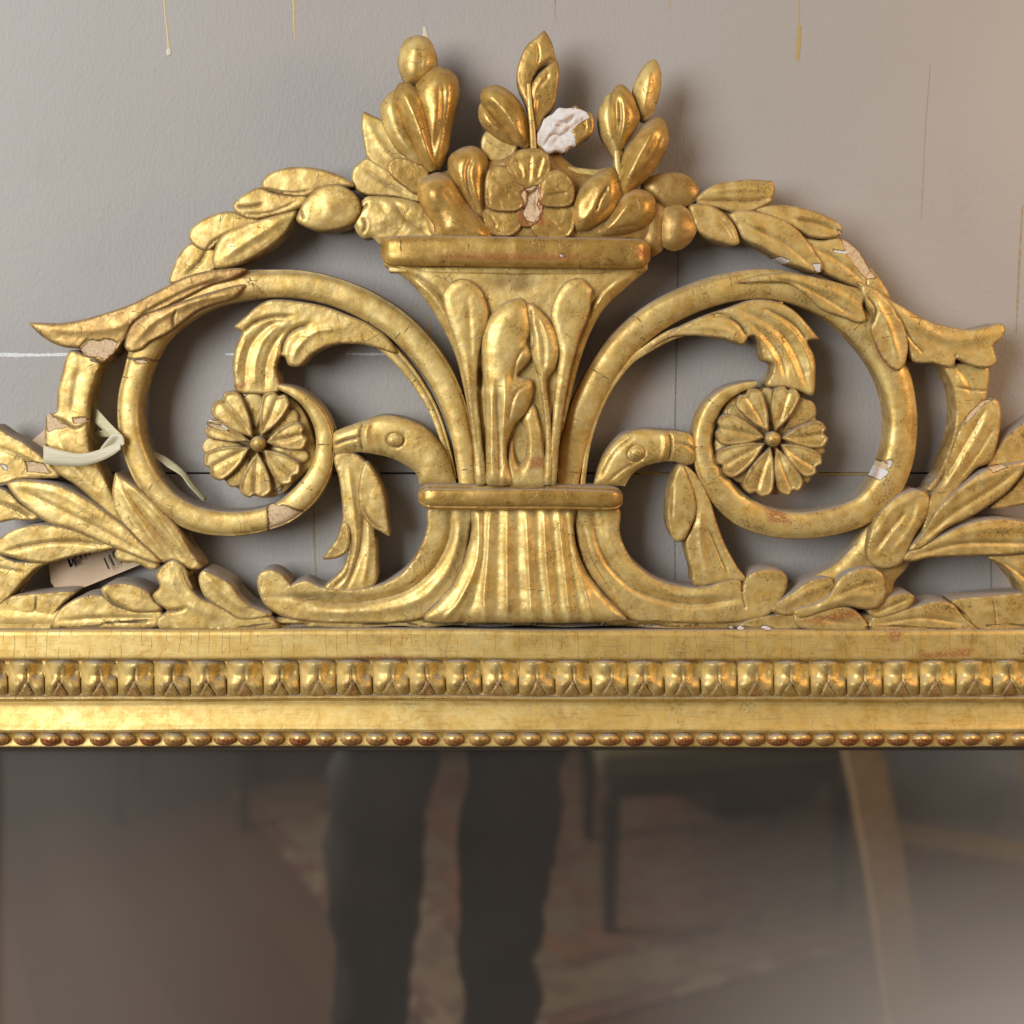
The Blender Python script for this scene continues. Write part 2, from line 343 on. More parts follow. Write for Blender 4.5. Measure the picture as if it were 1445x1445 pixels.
def carve(name, parent, pts, edge, crown, r=14, feats=(), back=28, mat=None, step=1.9, edgeg=0.35, rough=1.0, power=1.0, lip=0.0, sm=7, grow=0.0):
    out = crom(pts, True, step)
    ar = 0.5*np.sum(out[:, 0]*np.roll(out[:, 1], -1)-np.roll(out[:, 0], -1)*out[:, 1])
    if ar < 0: out = out[::-1]
    if name in ('leaf', 'acanthus_base', 'outer_stem', 'scroll_leaf', 'foot_scroll', 'acanthus_leaf', 'stem_leaf'):
        r = r*0.42 if name != 'leaf' or edge < 79 else r*0.6; crown *= 0.5; sm = min(sm, 2); grow = max(grow, 0.8); lip = max(lip, 1.3)
    if grow:
        tn = np.roll(out, -2, 0)-np.roll(out, 2, 0); tn /= np.linalg.norm(tn, axis=1)[:, None]+1e-6
        out = out+np.stack([tn[:, 1], -tn[:, 0]], 1)*grow
    nb = len(out); lo, hi = out.min(0), out.max(0)
    gx = np.arange(lo[0], hi[0]+step, step); gy = np.arange(lo[1], hi[1]+step, step*0.87)
    X, Y = np.meshgrid(gx, gy); X[1::2] += step/2
    Q = np.stack([X.ravel(), Y.ravel()], 1); Q += np.random.uniform(-.12, .12, Q.shape)*step
    Q = Q[inside(Q, out)]
    if len(Q):
        d, _ = dist_poly(Q, out, True); m = d > 0.62*step; Q = Q[m]; d = d[m]
    allq = np.vstack([out, Q]) if len(Q) else out
    dd = np.concatenate([np.zeros(nb), d]) if len(Q) else np.zeros(nb)
    res = delaunay_2d_cdt([Vector(q) for q in allq], [], [list(range(nb))], 1, 1e-5)
    vs = np.array([list(v) for v in res[0]]); fs = res[2]
    dd2 = np.zeros(len(vs))
    for i, orig in enumerate(res[3]):
        dd2[i] = dd[orig[0]] if orig and orig[0] < len(dd) else 0
    if name == 'urn_leaf': lip = 1.2
    t = np.clip(dd2/r, 0, 1); f = np.sqrt(1-(1-t)**2)**power
    E = set()
    for fc in fs:
        for a, b in zip(fc, list(fc[1:])+[fc[0]]): E.add((min(a, b), max(a, b)))
    E = np.array(list(E)); deg = np.bincount(E.ravel(), minlength=len(vs)).clip(1); inn = dd2 > 0
    for _ in range(sm):
        acc = np.bincount(E[:, 0], f[E[:, 1]], len(vs))+np.bincount(E[:, 1], f[E[:, 0]], len(vs))
        f = np.where(inn, acc/deg, f)
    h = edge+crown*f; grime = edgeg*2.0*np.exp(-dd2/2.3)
    if lip: h += lip*np.exp(-((dd2-2.2)/1.8)**2)
    feats_apply(vs, h, grime, feats)
    h += rough*0.42*wob(vs[:, 0], vs[:, 1])*np.clip(dd2/5, 0.25, 1)
    at = marks(vs); h -= 1.6*np.maximum(at['bare'], at['gesso']*0.6)
    at['crack'] = crackfield(vs, lo, hi)
    at['grime'] = np.clip(grime, 0, 1)
    V = Pn(vs[:, 0], vs[:, 1], h)
    # boundary loop -> side wall down to the back
    ec = {}
    for fc in fs:
        for a, b in zip(fc, list(fc[1:])+[fc[0]]):
            ec[(a, b)] = ec.get((a, b), 0)+1
    bd = [(a, b) for (a, b) in ec if (b, a) not in ec]
    n0 = len(V); idx = {}; W = []; src = []
    for a, b in bd:
        for q in (a, b):
            if q not in idx:
                idx[q] = n0+len(src)*2; src.append(q)
    for q in src:
        x, y, z = V[q]; yb = -back*U
        W.append((x, y*0.45+yb*0.55, z)); W.append((x, yb, z))
    faces = [list(f_) for f_ in fs]
    # orientation: make front faces look toward the camera (-y)
    if faces:
        a, b, c = (V[i] for i in faces[0][:3])
        flip = np.cross(b-a, c-a)[1] > 0
        if flip: faces = [f_[::-1] for f_ in faces]
    for a, b in bd:
        ia, ib = idx[a], idx[b]
        q1 = [b, a, ia, ib]; q2 = [ib, ia, ia+1, ib+1]
        if flip: q1.reverse(); q2.reverse()
        faces += [q1, q2]
    nxt = dict(bd); seq = []
    if bd:
        s = bd[0][0]; cur = s
        for _ in range(len(bd)):
            seq.append(idx[cur]+1); cur = nxt.get(cur)
            if cur is None or cur == s: break
        if len(seq) > 2: faces.append(seq if flip else seq[::-1])
    allv = np.vstack([V, np.array(W)])
    for an in at:
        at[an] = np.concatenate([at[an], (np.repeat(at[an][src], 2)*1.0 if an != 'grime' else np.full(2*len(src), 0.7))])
    return finish(name, allv, faces, mat or GOLD, parent, at)
def tube(name, parent, path, front, back=30, round_=0.9, grooves=(), mat=None, nu=17, step=3.0, rough=1.0, edgeg=0.3, caps=True, flat=2.5):
    """moulded band swept along a path of (x, y, width[, front depth])"""
    p4 = np.array([(p[0], p[1], p[2], p[3] if len(p) > 3 else front) for p in path], float)
    c = crom([(a[0], a[1]) for a in p4], False, step)
    # widths interpolated on the control polygon arclength
    seg = []; n = len(p4)
    for i in range(n-1):
        L = np.linalg.norm(p4[i+1, :2]-p4[i, :2]); m = max(1, int(round(L/step)))
        for j in range(m): seg.append(i+j/m)
    seg.append(n-1); seg = np.array(seg)
    wd = np.interp(seg, np.arange(n), p4[:, 2]); fd = np.interp(seg, np.arange(n), p4[:, 3])
    ker = np.ones(5)/5
    if len(wd) > 8:
        wd = np.convolve(np.pad(wd, 2, 'edge'), ker, 'valid'); fd = np.convolve(np.pad(fd, 2, 'edge'), ker, 'valid')
    T = np.gradient(c, axis=0); T /= np.linalg.norm(T, axis=1)[:, None]+1e-9; N = np.stack([-T[:, 1], T[:, 0]], 1)
    u = np.sin(np.linspace(-1, 1, nu)*math.pi/2); m = len(c)
    Q = (c[:, None, :]+N[:, None, :]*(u[None, :, None]*wd[:, None, None]/2)).reshape(-1, 2)
    prof = -(1-np.clip(1-np.abs(u)**flat, 0, 1)**(1/flat))
    h = fd[:, None]+prof[None, :]*wd[:, None]*0.5*round_
    gr = np.tile(edgeg*(np.abs(u) > 0.97), (m, 1)).astype(float)
    for (u0, wu, dp) in grooves:
        e = np.exp(-((u-u0)/wu)**2); h = h-dp*e[None, :]
        if dp > 0: gr = gr+0.6*np.exp(-((u-u0)/(wu*0.5))**2)[None, :]
    h = h.ravel(); h += rough*0.45*wob(Q[:, 0], Q[:, 1]); at = marks(Q); h -= 1.6*np.maximum(at['bare'], at['gesso'])
    at['grime'] = np.clip(gr.ravel(), 0, 1)
    # cracks running across the band
    al = np.concatenate([[0], np.cumsum(np.linalg.norm(np.diff(c, axis=0), axis=1))]); S = np.repeat(al, nu); UU = np.tile(u, m)
    ck = np.zeros(len(Q)); s0 = _cr.uniform(10, 40)
    while s0 < al[-1]:
        sl_ = _cr.uniform(-5, 5); lo_, hi_ = (-1.1, _cr.uniform(-.2, 1.1)) if _cr.rand() < .5 else (_cr.uniform(-1.1, .2), 1.1); a1 = _cr.uniform(.8, 1.6); p1 = _cr.uniform(0, 6)
        cv = s0+sl_*UU+a1*np.sin(UU*5+p1)
        ck = np.maximum(ck, np.clip(1-np.abs(S-cv)/3.4, 0, 1)*((UU > lo_) & (UU < hi_))*_cr.uniform(.7, 1.1)); s0 += _cr.uniform(22, 85)
    for L in JOINTS_AND_GAP_DARK[-4:]:
        d, s_ = dist_poly(Q, L); ck = np.maximum(ck, np.clip(1.5-d/2.4, 0, 1.2))
    at['crack'] = ck
    V = Pn(Q[:, 0], Q[:, 1], h); V = V.reshape(m, nu, 3)
    rows = np.zeros((m, nu+2, 3)); rows[:, 1:-1] = V
    rows[:, 0] = V[:, 0]; rows[:, -1] = V[:, -1]; rows[:, 0, 1] = -back*U; rows[:, -1, 1] = -back*U
    K = nu+2
    for an in at:
        a = at[an].reshape(m, nu); at[an] = np.concatenate([a[:, :1], a, a[:, -1:]], 1).ravel()
    F = []
    for i in range(m-1):
        for j in range(K):
            j2 = (j+1) % K
            F.append([i*K+j, i*K+j2, (i+1)*K+j2, (i+1)*K+j])
    if caps:
        F.append(list(range(K))[::-1]); F.append([(m-1)*K+j for j in range(K)])
    return finish(name, rows.reshape(-1, 3), F, mat or GOLD, parent, at, angle=50)
def petal(parent, cx, cy, ang, R, wdt, edge, crown, groove=True, name='petal', r0=12, notch=True):
    a = math.radians(ang); ca, sa = math.cos(a), -math.sin(a)
    def L(u, v): return (cx+u*ca-v*sa, cy+u*sa+v*ca)
    w2 = wdt/2
    pts = [(*L(r0, 0), 1), L(r0+(R-r0)*.3, w2*.56), L(r0+(R-r0)*.65, w2*.92), L(R-8, w2*.92)]
    pts += [L(R+.5, w2*.36), L(R-(4 if notch else -1), 0), L(R-.5, -w2*.40)] if notch else [L(R, w2*.3), L(R, -w2*.3)]
    pts += [L(R-9, -w2*.93), L(r0+(R-r0)*.65, -w2*.92), L(r0+(R-r0)*.3, -w2*.56)]
    fe = []
    if groove:
        fe = [('g', [L(r0+8, 0), L((r0+R)/2, 1.0), L(R-2, 0)], 3.6, 2.6, 0.2)]
    return carve(name, parent, pts, edge, crown, w2*0.42, fe, back=edge-20, step=1.5, edgeg=0.6, rough=0.9, lip=1.9 if notch else 0.6)
def box(name, parent, c, s, mat, rot=None):
    x, y, z = (v/2 for v in s)
    V = [Vector(p) for p in [(-x,-y,-z),(x,-y,-z),(x,y,-z),(-x,y,-z),(-x,-y,z),(x,-y,z),(x,y,z),(-x,y,z)]]
    M = (rot or Matrix.Identity(3))
    V = [M@v+Vector(c) for v in V]
    F = [(3,2,1,0),(4,5,6,7),(0,1,5,4),(1,2,6,5),(2,3,7,6),(3,0,4,7)]
    o = finish(name, [list(v) for v in V], F, mat, parent, smooth=False)
    b = o.modifiers.new('bevel', 'BEVEL'); b.width = min(s)*0.12; b.segments = 2
    return o
# ================================================================== setting: wall and floor
ox = lambda px, d=0: P(px, 0, d)[0]
oz = lambda py, d=0: P(0, py, d)[2]
zj = oz(668); 
wall = bpy.data.objects.new('wall', None); COL.objects.link(wall); wall['kind'] = 'structure'; wall.location = (0, 0, 0); WLOC[wall] = Vector((0, 0, 0))
def plain_box(name, parent, x0, x1, y0, y1, z0, z1, mat, bev=0.0):
    V = [(x0,y0,z0),(x1,y0,z0),(x1,y1,z0),(x0,y1,z0),(x0,y0,z1),(x1,y0,z1),(x1,y1,z1),(x0,y1,z1)]
    F = [(3,2,1,0),(4,5,6,7),(0,1,5,4),(1,2,6,5),(2,3,7,6),(3,0,4,7)]
    o = finish(name, V, F, mat, parent, smooth=False)
    if bev:
        b = o.modifiers.new('bevel', 'BEVEL'); b.width = bev; b.segments = 2
    return o
plain_box('wall_board', wall, -3.0, 3.0, 0.0, 0.03, zj+0.0008, 3.2, WALL, 0.0006)
plain_box('wall_board', wall, -3.0, 3.0, 0.0, 0.03, 0.0, zj-0.0008, WALL, 0.0006)
plain_box('wall_backing', wall, -3.0, 3.0, 0.031, 0.05, 0.0, 3.2, GAP)
def mark(name, parent, pts, mat, d0=0.35, jit=0.25):
    """thin smear of paint lying on the wall; pts = (px, py, width)"""
    P3 = np.array([p[:3] for p in pts], float); V = []; F = []
    seg = [];
    for i in range(len(P3)-1):
        L = np.linalg.norm(P3[i+1, :2]-P3[i, :2]); m = max(1, int(L/4))
        for j in range(m): seg.append(P3[i]+(P3[i+1]-P3[i])*j/m)
    seg.append(P3[-1]); seg = np.array(seg); T = np.gradient(seg[:, :2], axis=0); T /= np.linalg.norm(T, axis=1)[:, None]+1e-9
    rs = np.random.RandomState(int(abs(P3[0, 0]*7+P3[0, 1])))
    for i, s in enumerate(seg):
        n = np.array([-T[i, 1], T[i, 0]]); w_ = s[2]/2*(1+rs.uniform(-jit, jit))
        a = s[:2]+n*w_; b = s[:2]-n*w_
        V += [P(*a, d0*0.5), P(*((a+b)/2), d0), P(*b, d0*0.5), P(*a, -0.2), P(*b, -0.2)]
    for i in range(len(seg)-1):
        k0 = i*5; k1 = k0+5
        F += [(k0, k0+1, k1+1, k1), (k0+1, k0+2, k1+2, k1+1), (k0+3, k0, k1, k1+3), (k0+2, k0+4, k1+4, k1+2)]
    return finish(name, V, F, mat, parent)
mark('gold_drip', wall, [(231,-10,1.6),(233,20,1.6),(236,45,2.0),(238,68,2.6)], DRIP)
mark('gold_drip', wall, [(238,68,3),(238,73,6.5),(238,78,4)], PALEDRIP, 1.2)
mark('gold_drip', wall, [(413,-10,3.6),(415,8,3.2),(415,28,2.2),(416,60,1.0)], DRIP)
mark('gold_drip', wall, [(599,38,5),(600,50,7),(600,64,7)], PALEDRIP, 1.2)
mark('gold_drip', wall, [(1127,-10,1.4),(1128,34,2)], DRIP)
mark('gold_drip', wall, [(1128,36,5),(1127,60,6.5),(1126,78,6),(1125,86,3)], DRIP, 1.0)
mark('gold_drip', wall, [(945,-10,2),(945,14,1.6)], DRIP)
mark('gold_drip', wall, [(783,-10,2),(784,30,1.0)], FAINT)
mark('gold_drip', wall, [(606,447,2.6),(606,468,3.4),(605,500,1.4)], DRIP)
mark('gold_drip', wall, [(443,710,3),(443,760,4),(446,812,2)], FAINT)
mark('gold_drip', wall, [(436,545,1.4),(437,570,1.8),(437,600,1.2)], PENCIL)
mark('chalk_line', wall, [(-20,500,5),(20,501,5.5),(60,501,4),(99,500,4.5)], CHALK)
mark('chalk_line', wall, [(318,500,2),(333,500,3)], CHALK)
mark('chalk_line', wall, [(488,499,2),(520,500,3.5),(560,499,2.5)], CHALK)
mark('pencil_line', wall, [(957,345,2.0),(955,480,2.2),(953,560,1.8),(951,700,2.4),(953,830,1.6)], PENCIL)
mark('pencil_line', wall, [(1313,90,1.0),(1306,180,1.2),(1300,310,0.8)], FAINT)
mark('pencil_line', wall, [(1443,290,2.2),(1438,380,3.4),(1434,470,2)], FAINT)
mark('pencil_line', wall, [(1398,770,2),(1399,840,2)], PENCIL)
mark('gold_smear', wall, [(1168,671,2.4),(1200,670,3),(1232,671,2)], FAINT)
mark('gold_smear', wall, [(1130,668,2.2),(1175,669,3.0),(1225,668,2.2)], DRIP)
mark('gold_smear', wall, [(892,666,3),(915,668,4),(948,669,3)], DRIP)

# ================================================================== the gilded mirror
mirror = thing('gilded_mirror', 'carved giltwood mirror with openwork crest of scrolls, birds and flower-filled urn', 'mirror', (0, -30*U, 0.05))
# ---- top rail: profile of (py, depth)
def rail_part(name, prof, mat, seed, wobble=1.6, x0=-150, x1=1600):
    pr = crom([(a, b) for a, b in prof], False, 2.2) if len(prof) > 3 else np.array(prof, float)
    xs = np.arange(x0, x1, 4.0); n = len(pr); rs = np.random.RandomState(seed); ph = rs.uniform(0, 6, 6)
    V = np.zeros((len(xs), n, 3)); Q = np.zeros((len(xs), n, 2))
    for i, x in enumerate(xs):
        wv = wobble*(math.sin(x/210+ph[0])*0.6+math.sin(x/83+ph[1])*0.35+math.sin(x/37+ph[2])*0.16)
        wd = 1.1*(math.sin(x/120+ph[3])*0.5+math.sin(x/47+ph[4])*0.3+math.sin(x/19+ph[5])*0.15)
        py = pr[:, 0]+wv; dd = pr[:, 1]+wd*np.clip((pr[:, 1]-40)/40, 0, 1)
        V[i] = Pn(np.full(n, x), py, dd); Q[i] = np.stack([np.full(n, x), py], 1)
    F = [[i*n+j, i*n+j+1, (i+1)*n+j+1, (i+1)*n+j] for i in range(len(xs)-1) for j in range(n-1)]
    F = [f[::-1] for f in F]
    at = marks(Q.reshape(-1, 2)); return finish(name, V.reshape(-1, 3), F, mat, mirror, at, angle=30)
rail = rail_part('rail', [(884,20),(886,60),(888,78),(890,81),(894,83.4),(900,84),(912,84.8),(924,85.6),(929,85.6),(931,83),(933,70)], RAILGOLD, 1)
rail_part('rail_moulding', [(929,60),(933,70),(950,70),(980,74),(983,80),(986,81.5),(988.5,79),(990,72)], RAILGOLD, 1)
rail_part('rail_hollow', [(986,66),(988,72),(996,72.5),(1010,75.5),(1022,79.5),(1030,83),(1033,82),(1035,76),(1040,74),(1049,76),(1053,77),(1054,73),(1054,40)], HOLLOW, 2, 1.2)
plain_box('rail_core', mirror, ox(-160,30), ox(1610,30), -62*U, -18*U, oz(1052,40), oz(889,60), GAP)
# ---- carved leaf-tip course
def tip_mesh(seed):
    rs = np.random.RandomState(seed); nu, nv = 23, 25; V = []; gr = []; rb = []
    j1, j2, j3 = rs.uniform(-.05, .05, 3)
    for iv in range(nv):
        for iu in range(nu):
            u = iu/(nu-1); v = iv/(nv-1)
            base = 82+7*math.sin(v*math.pi*0.9+0.25)-5*v
            edge = -5*math.exp(-((min(u, 1-u))/0.035)**2)
            # a tongue: narrow and steep-sided above, flaring to both corners below
            q = min(1, max(0, (v-.38)/.38)); q = q*q*(3-2*q); au = abs(u-.44-j1*.5)/.53
            boss = -(17-11*q)*au**1.6
            sc = -4.0*math.exp(-((v-.42)/.13)**2)*math.exp(-((u-.45)/.33)**2)+3.5*math.exp(-(((u-.40-j1)/.2)**2+((v-.14)/.10)**2))
            lob = 5*math.exp(-(((u-.2)/.17)**2+((v-.72)/.2)**2))+4*math.exp(-(((u-.80)/.16)**2+((v-.8)/.16)**2))-11.0*math.exp(-(((u-.80+j2)/.16)**2+((v-.30)/.17)**2))-6.0*math.exp(-(((u-.07)/.10)**2+((v-.30)/.17)**2))
            # forked cut
            cx = .48+j3; g = 0
            if v < .56: dcut = abs(u-cx)+max(0, .22-v)*2
            else: dcut = abs(abs(u-cx)-(v-.56)*.62)
            if v > .93: dcut += (v-.93)*3
            g = math.exp(-(dcut/.035)**2)
            dart = 2.0*(1 if (v > .6 and abs(u-cx) < (v-.58)*.5) else 0)
            low = -6*max(0, (v-.93)/.07)
            top = -9*max(0, (.06-v)/.06)
            V.append((u, v, base+3+edge+boss+sc+lob-4.0*g+dart+low+top+rs.uniform(-.25, .25)))
            gr.append(min(1, .75*g+.5*math.exp(-(min(u, 1-u)/.03)**2))); rb.append(0.8 if dart and v > .66 and rs.rand() < .9 else 0)
    F = [(iv*nu+iu, iv*nu+iu+1, (iv+1)*nu+iu+1, (iv+1)*nu+iu) for iv in range(nv-1) for iu in range(nu-1)]
    return np.array(V), F, gr, rb
tipvars = [tip_mesh(s) for s in range(4)]
for kx in range(-2, 31):
    x0 = 12+51.45*kx; V0, F0, gr, rb = tipvars[kx % 4]; V0 = V0.copy()
    ww = 51.2; rj = np.random.RandomState(kx+9); px = x0+V0[:, 0]*ww+1.6*np.sin(V0[:, 1]*5+rj.uniform(0, 6))*np.sin(V0[:, 0]*math.pi)*rj.uniform(-1, 1.4); py = 930.5+V0[:, 1]*53+0.9*math.sin(x0/130)
    V0[:, 2] = 80+(V0[:, 2]-80)*rj.uniform(.72, 1.08)+1.6*wob(px*1.6, py*1.6)*0.5
    V = Pn(px, py, V0[:, 2])
    sc = np.random.RandomState(kx+50).uniform(0.0, 1.2)
    finish('carved_leaf_tip', V, F0, GOLD, rail, dict(grime=gr, rub=np.array(rb)*sc, bare=np.zeros(len(V)), gesso=np.zeros(len(V))), angle=80)
# ---- beads
BX = [-38,-2,34,70,103,140,176,211,246,282,317,351,386,422,459,495,531,567,603,640,676,712,749,786,823,859,895,930,964,998,1031,1064,1097,1130,1163,1197,1232,1267,1301,1335,1370,1405,1440,1476]
def bead(px, rx, ry, seed):
    rs = np.random.RandomState(seed); V = []; F = []; na, nb_ = 18, 8; rb = []
    sk = rs.uniform(-1.5, 1.5, 4)
    for i in range(nb_+1):
        t = i/nb_*math.pi/2
        for j in range(na):
            a = j/na*2*math.pi; r = math.cos(t)
            ex = abs(math.cos(a))**0.85*math.copysign(1, math.cos(a)); 
            x = px+rx*ex*r+sk[0]*0.4*math.sin(2*a); y = 1043.5+ry*math.sin(a)*r+sk[1]*0.3
            V.append(P(x, y, 73+17*math.sin(t)+0.5*math.sin(3*a+sk[2])*r)); rb.append(1.0 if math.sin(a)*r > -0.05 else 0)
    for i in range(nb_):
        for j in range(na):
            j2 = (j+1) % na; F.append((i*na+j, i*na+j2, (i+1)*na+j2, (i+1)*na+j))
    n = len(V); z = np.zeros(n); g = np.array([0.8 if q < na else (0.3 if q < 2*na else 0) for q in range(n)])
    F = [f[::-1] for f in F]
    return finish('bead', V, F, BEADGOLD, rail, dict(grime=g, rub=np.array(rb)*rs.uniform(0.6, 1.8), bare=z, gesso=z), angle=80)
for i, x in enumerate(BX): bead(x, 15.0+random.uniform(-1.2, 1), 9.8+random.uniform(-.5, .5), i)
# ---- mirror glass, side rails beyond the frame edge, lower rail
k = NT('old_mirror_glass')
mp = k.coord(); 
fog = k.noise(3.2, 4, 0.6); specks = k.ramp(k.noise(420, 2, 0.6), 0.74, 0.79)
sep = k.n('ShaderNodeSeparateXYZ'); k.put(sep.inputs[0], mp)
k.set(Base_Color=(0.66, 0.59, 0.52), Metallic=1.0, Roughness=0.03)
film_and_glow = k.n('ShaderNodeBsdfDiffuse'); k.put(film_and_glow.inputs[0], (0.44, 0.405, 0.36))
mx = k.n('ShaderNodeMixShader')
r1 = k.math('MULTIPLY', k.ramp(sep.outputs[0], 0.02, 0.42), k.ramp(sep.outputs[2], 0.46, 0.26))  # pale glow of the reflected floor, painted over the lower right of the glass
r1 = k.math('MULTIPLY', k.math('POWER', r1, 1.1), 1.0); r0 = k.math('ADD', k.math('ADD', k.ramp(fog, 0.3, 0.7, 0.065, 0.11), k.math('MULTIPLY', k.ramp(k.math('ADD', sep.outputs[0], k.math('MULTIPLY', fog, 0.08)), -0.20, -0.38), 0.12)), k.math('MULTIPLY', specks, 0.10))  # overall veil and specks, plus a grey reflection painted in as a gradient at left
film_glow_mask = k.math('ADD', r0, r1, True)
k.put(mx.inputs[0], film_glow_mask); k.t.links.new(k.b.outputs[0], mx.inputs[1]); k.t.links.new(film_and_glow.outputs[0], mx.inputs[2]); k.t.links.new(mx.outputs[0], k.out.inputs[0])
GLASS = k.m; GLASSNODES = (sep, k)
zt, zb = oz(1050, 55), 0.12
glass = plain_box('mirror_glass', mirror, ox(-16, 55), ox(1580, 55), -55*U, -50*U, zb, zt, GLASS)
plain_box('side_rail', mirror, ox(1581, 60), ox(1690, 60), -84*U, -20*U, 0.06, oz(1054, 60), GOLD, 0.004)
plain_box('side_rail', mirror, ox(-120, 60), ox(-17, 60), -84*U, -20*U, 0.06, oz(1054, 60), GOLD, 0.004)
plain_box('lower_rail', mirror, ox(-120, 60), ox(1690, 60), -84*U, -20*U, 0.0, 0.118, GOLD, 0.004)
# ================================================================== crest: scrolls
g = lambda pts, w=2.2, d=3.0, gr=0.75: ('g', pts, w, d, gr)
rr_ = lambda pts, w=3.5, d=2.0: ('r', pts, w, d)
# base board behind the foliage
base = carve('base_board', mirror, [(-60,858,1),(20,856),(100,862),(240,864),(420,872),(600,872),(880,870),(1100,866),(1220,868),(1400,862),(1520,858,1),(1520,887,1),(1380,885),(1240,888),(1100,885),(980,887),(900,885),(850,883),(800,885),(740,882.5),(690,884.5),(640,882),(600,885),(560,883),(500,886),(440,884),(380,887),(300,886),(140,887),(-60,887,1)], 66, 4, 8, [('g',[(90,884),(135,883),(150,878),(216,876)], 1.6, 5, 1.0),('g',[(350,884),(372,881),(395,882),(440,880)], 1.6, 5, 1.0),('g',[(598,876),(640,880),(700,881),(800,882),(850,880),(868,884),(900,883),(920,881),(950,883)], 2.4, 9, 1.0),('g',[(1225,884),(1260,884),(1320,886),(1362,884)], 1.8, 6, 1.0),('g',[(1400,884),(1420,881),(1445,884)], 1.6, 5, 1.0)], step=3.2)
# ---- left scroll
sl = tube('scroll', mirror, [(661,684,27),(657,650,29),(652,615,32),(641,575,36),(622,532,39),(594,492,41),(560,458,42),(520,432,42),(476,413,41),(430,402,41),(385,400,40),(345,403,42),(305,410,44),(270,424,46),(240,444,46),(216,468,44),(200,500,38),(190,530,33),(182,562,31),(182,600,32),(189,634,33),(203,668,34),(226,700,36),(254,722,37),(288,735,37),(330,739,36),(372,733,34),(404,720,35),(432,696,36),(451,667,32),(458,640,27),(458,612,26),(449,587,23),(433,566,19),(412,552,14),(392,545,8)],
     76, 30, 0.8, grooves=[(0.80, 0.07, 2.8)])
tube('scroll_fillet', mirror, [(640,676,10),(630,634,11),(616,590,13),(598,554,15),(570,515,17),(538,484,19),(505,466,20),(470,450,18),(440,436,12)], 68, 32, 0.5, grooves=[(0.4, .2, 1.5)])
carve('scroll_leaf', mirror, [(41,456,1),(58,456),(80,457),(115,452),(150,442),(185,430),(215,415),(240,402),(265,390),(300,382),(345,380),(330,392),(296,402),(262,420),(228,436),(200,446),(184,459),(177,478),(160,499),(145,512),(134,506),(122,500),(112,492),(90,489),(72,482),(56,471)], 77, 8, 16,
      [g([(320,392),(270,408),(230,428),(195,446)], 2.5, 2.0, .3), rr_([(60,462),(110,466),(160,462),(210,438)], 7, 2), ('t', 200, 430, 0.02, 0.0), g([(125,478),(113,490),(108,496)], 1.5, 2, .9)], mat=AGED)
carve('scroll_leaf', mirror, [(345,402),(300,412),(262,424),(225,437),(198,448),(186,460),(178,478),(177,490),(184,496),(199,493),(212,482),(236,470),(256,455),(280,438),(300,430),(330,420)], 78, 7, 12,
      [g([(246,466),(244,450),(249,437)], 1.6, 2.5, .9), rr_([(340,412),(280,424),(220,452),(190,482)], 5, 2)], mat=AGED)
# ---- right scroll
sr = tube('scroll', mirror, [(801,684,30),(806,645,38),(815,606,42),(830,566,42),(852,524,42),(884,482,43),(926,447,43),(975,422,42),(1030,405,42),(1085,401,44),(1135,411,46),(1180,431,48),(1215,461,48),(1243,496,47),(1262,532,46),(1272,572,42),(1273,612,42),(1266,652,44),(1248,690,46),(1220,718,42),(1180,734,40),(1135,741,38),(1092,738,40),(1052,723,44),(1022,698,42),(1001,666,36),(992,636,28),(993,606,28),(1003,578,25),(1022,557,20),(1046,546,14),(1068,541,8)],
     76, 30, 0.8, grooves=[(-0.80, 0.07, 2.4)])
tube('scroll_fillet', mirror, [(822,690,8),(823,676,7),(830,628,7),(843,584,8),(862,545,9),(889,510,10),(912,493,12),(944,474,15),(980,462,15),(1020,446,16),(1060,432,14),(1105,430,8)], 68, 32, 0.5)
carve('scroll_leaf', mirror, [(1040,398),(1075,388),(1110,386),(1150,392),(1190,402),(1222,414),(1217,430),(1221,452),(1210,455),(1194,449),(1160,436),(1135,414),(1112,400),(1080,398)], 79, 6, 12,
      [g([(1090,392),(1130,402),(1165,420),(1205,446)], 2.6, 2.4, .35), rr_([(1060,392),(1120,396),(1180,414),(1214,436)], 5, 2)])
carve('scroll_leaf', mirror, [(1216,404),(1234,408),(1256,428),(1270,448),(1280,480),(1278,508),(1270,522),(1260,520),(1245,503),(1235,482),(1229,462),(1233,446),(1224,430)], 82, 7, 12,
      [g([(1222,416),(1236,436),(1230,462)], 2.4, 3.0, .8), rr_([(1230,420),(1252,455),(1268,508)], 5, 2.4), g([(1258,424),(1264,440),(1270,452)], 1.2, 2, .9)])
carve('scroll_leaf', mirror, [(1210,398),(1236,408),(1259,425),(1280,437),(1300,449),(1320,457),(1345,463),(1367,466),(1390,462),(1412,457),(1418,465),(1413,477),(1402,487),(1403,498),(1406,510),(1397,518),(1384,518),(1368,514),(1349,506),(1345,517),(1334,517),(1318,512),(1300,512),(1290,509),(1283,494),(1276,466),(1262,442),(1230,420)], 75, 7, 14,
      [rr_([(1250,425),(1300,462),(1350,480),(1405,470)], 7, 2.2), g([(1276,464),(1290,484),(1306,500)], 2.0, 2.5, .6), g([(1346,506),(1350,500)], 1.5, 2, .8)])
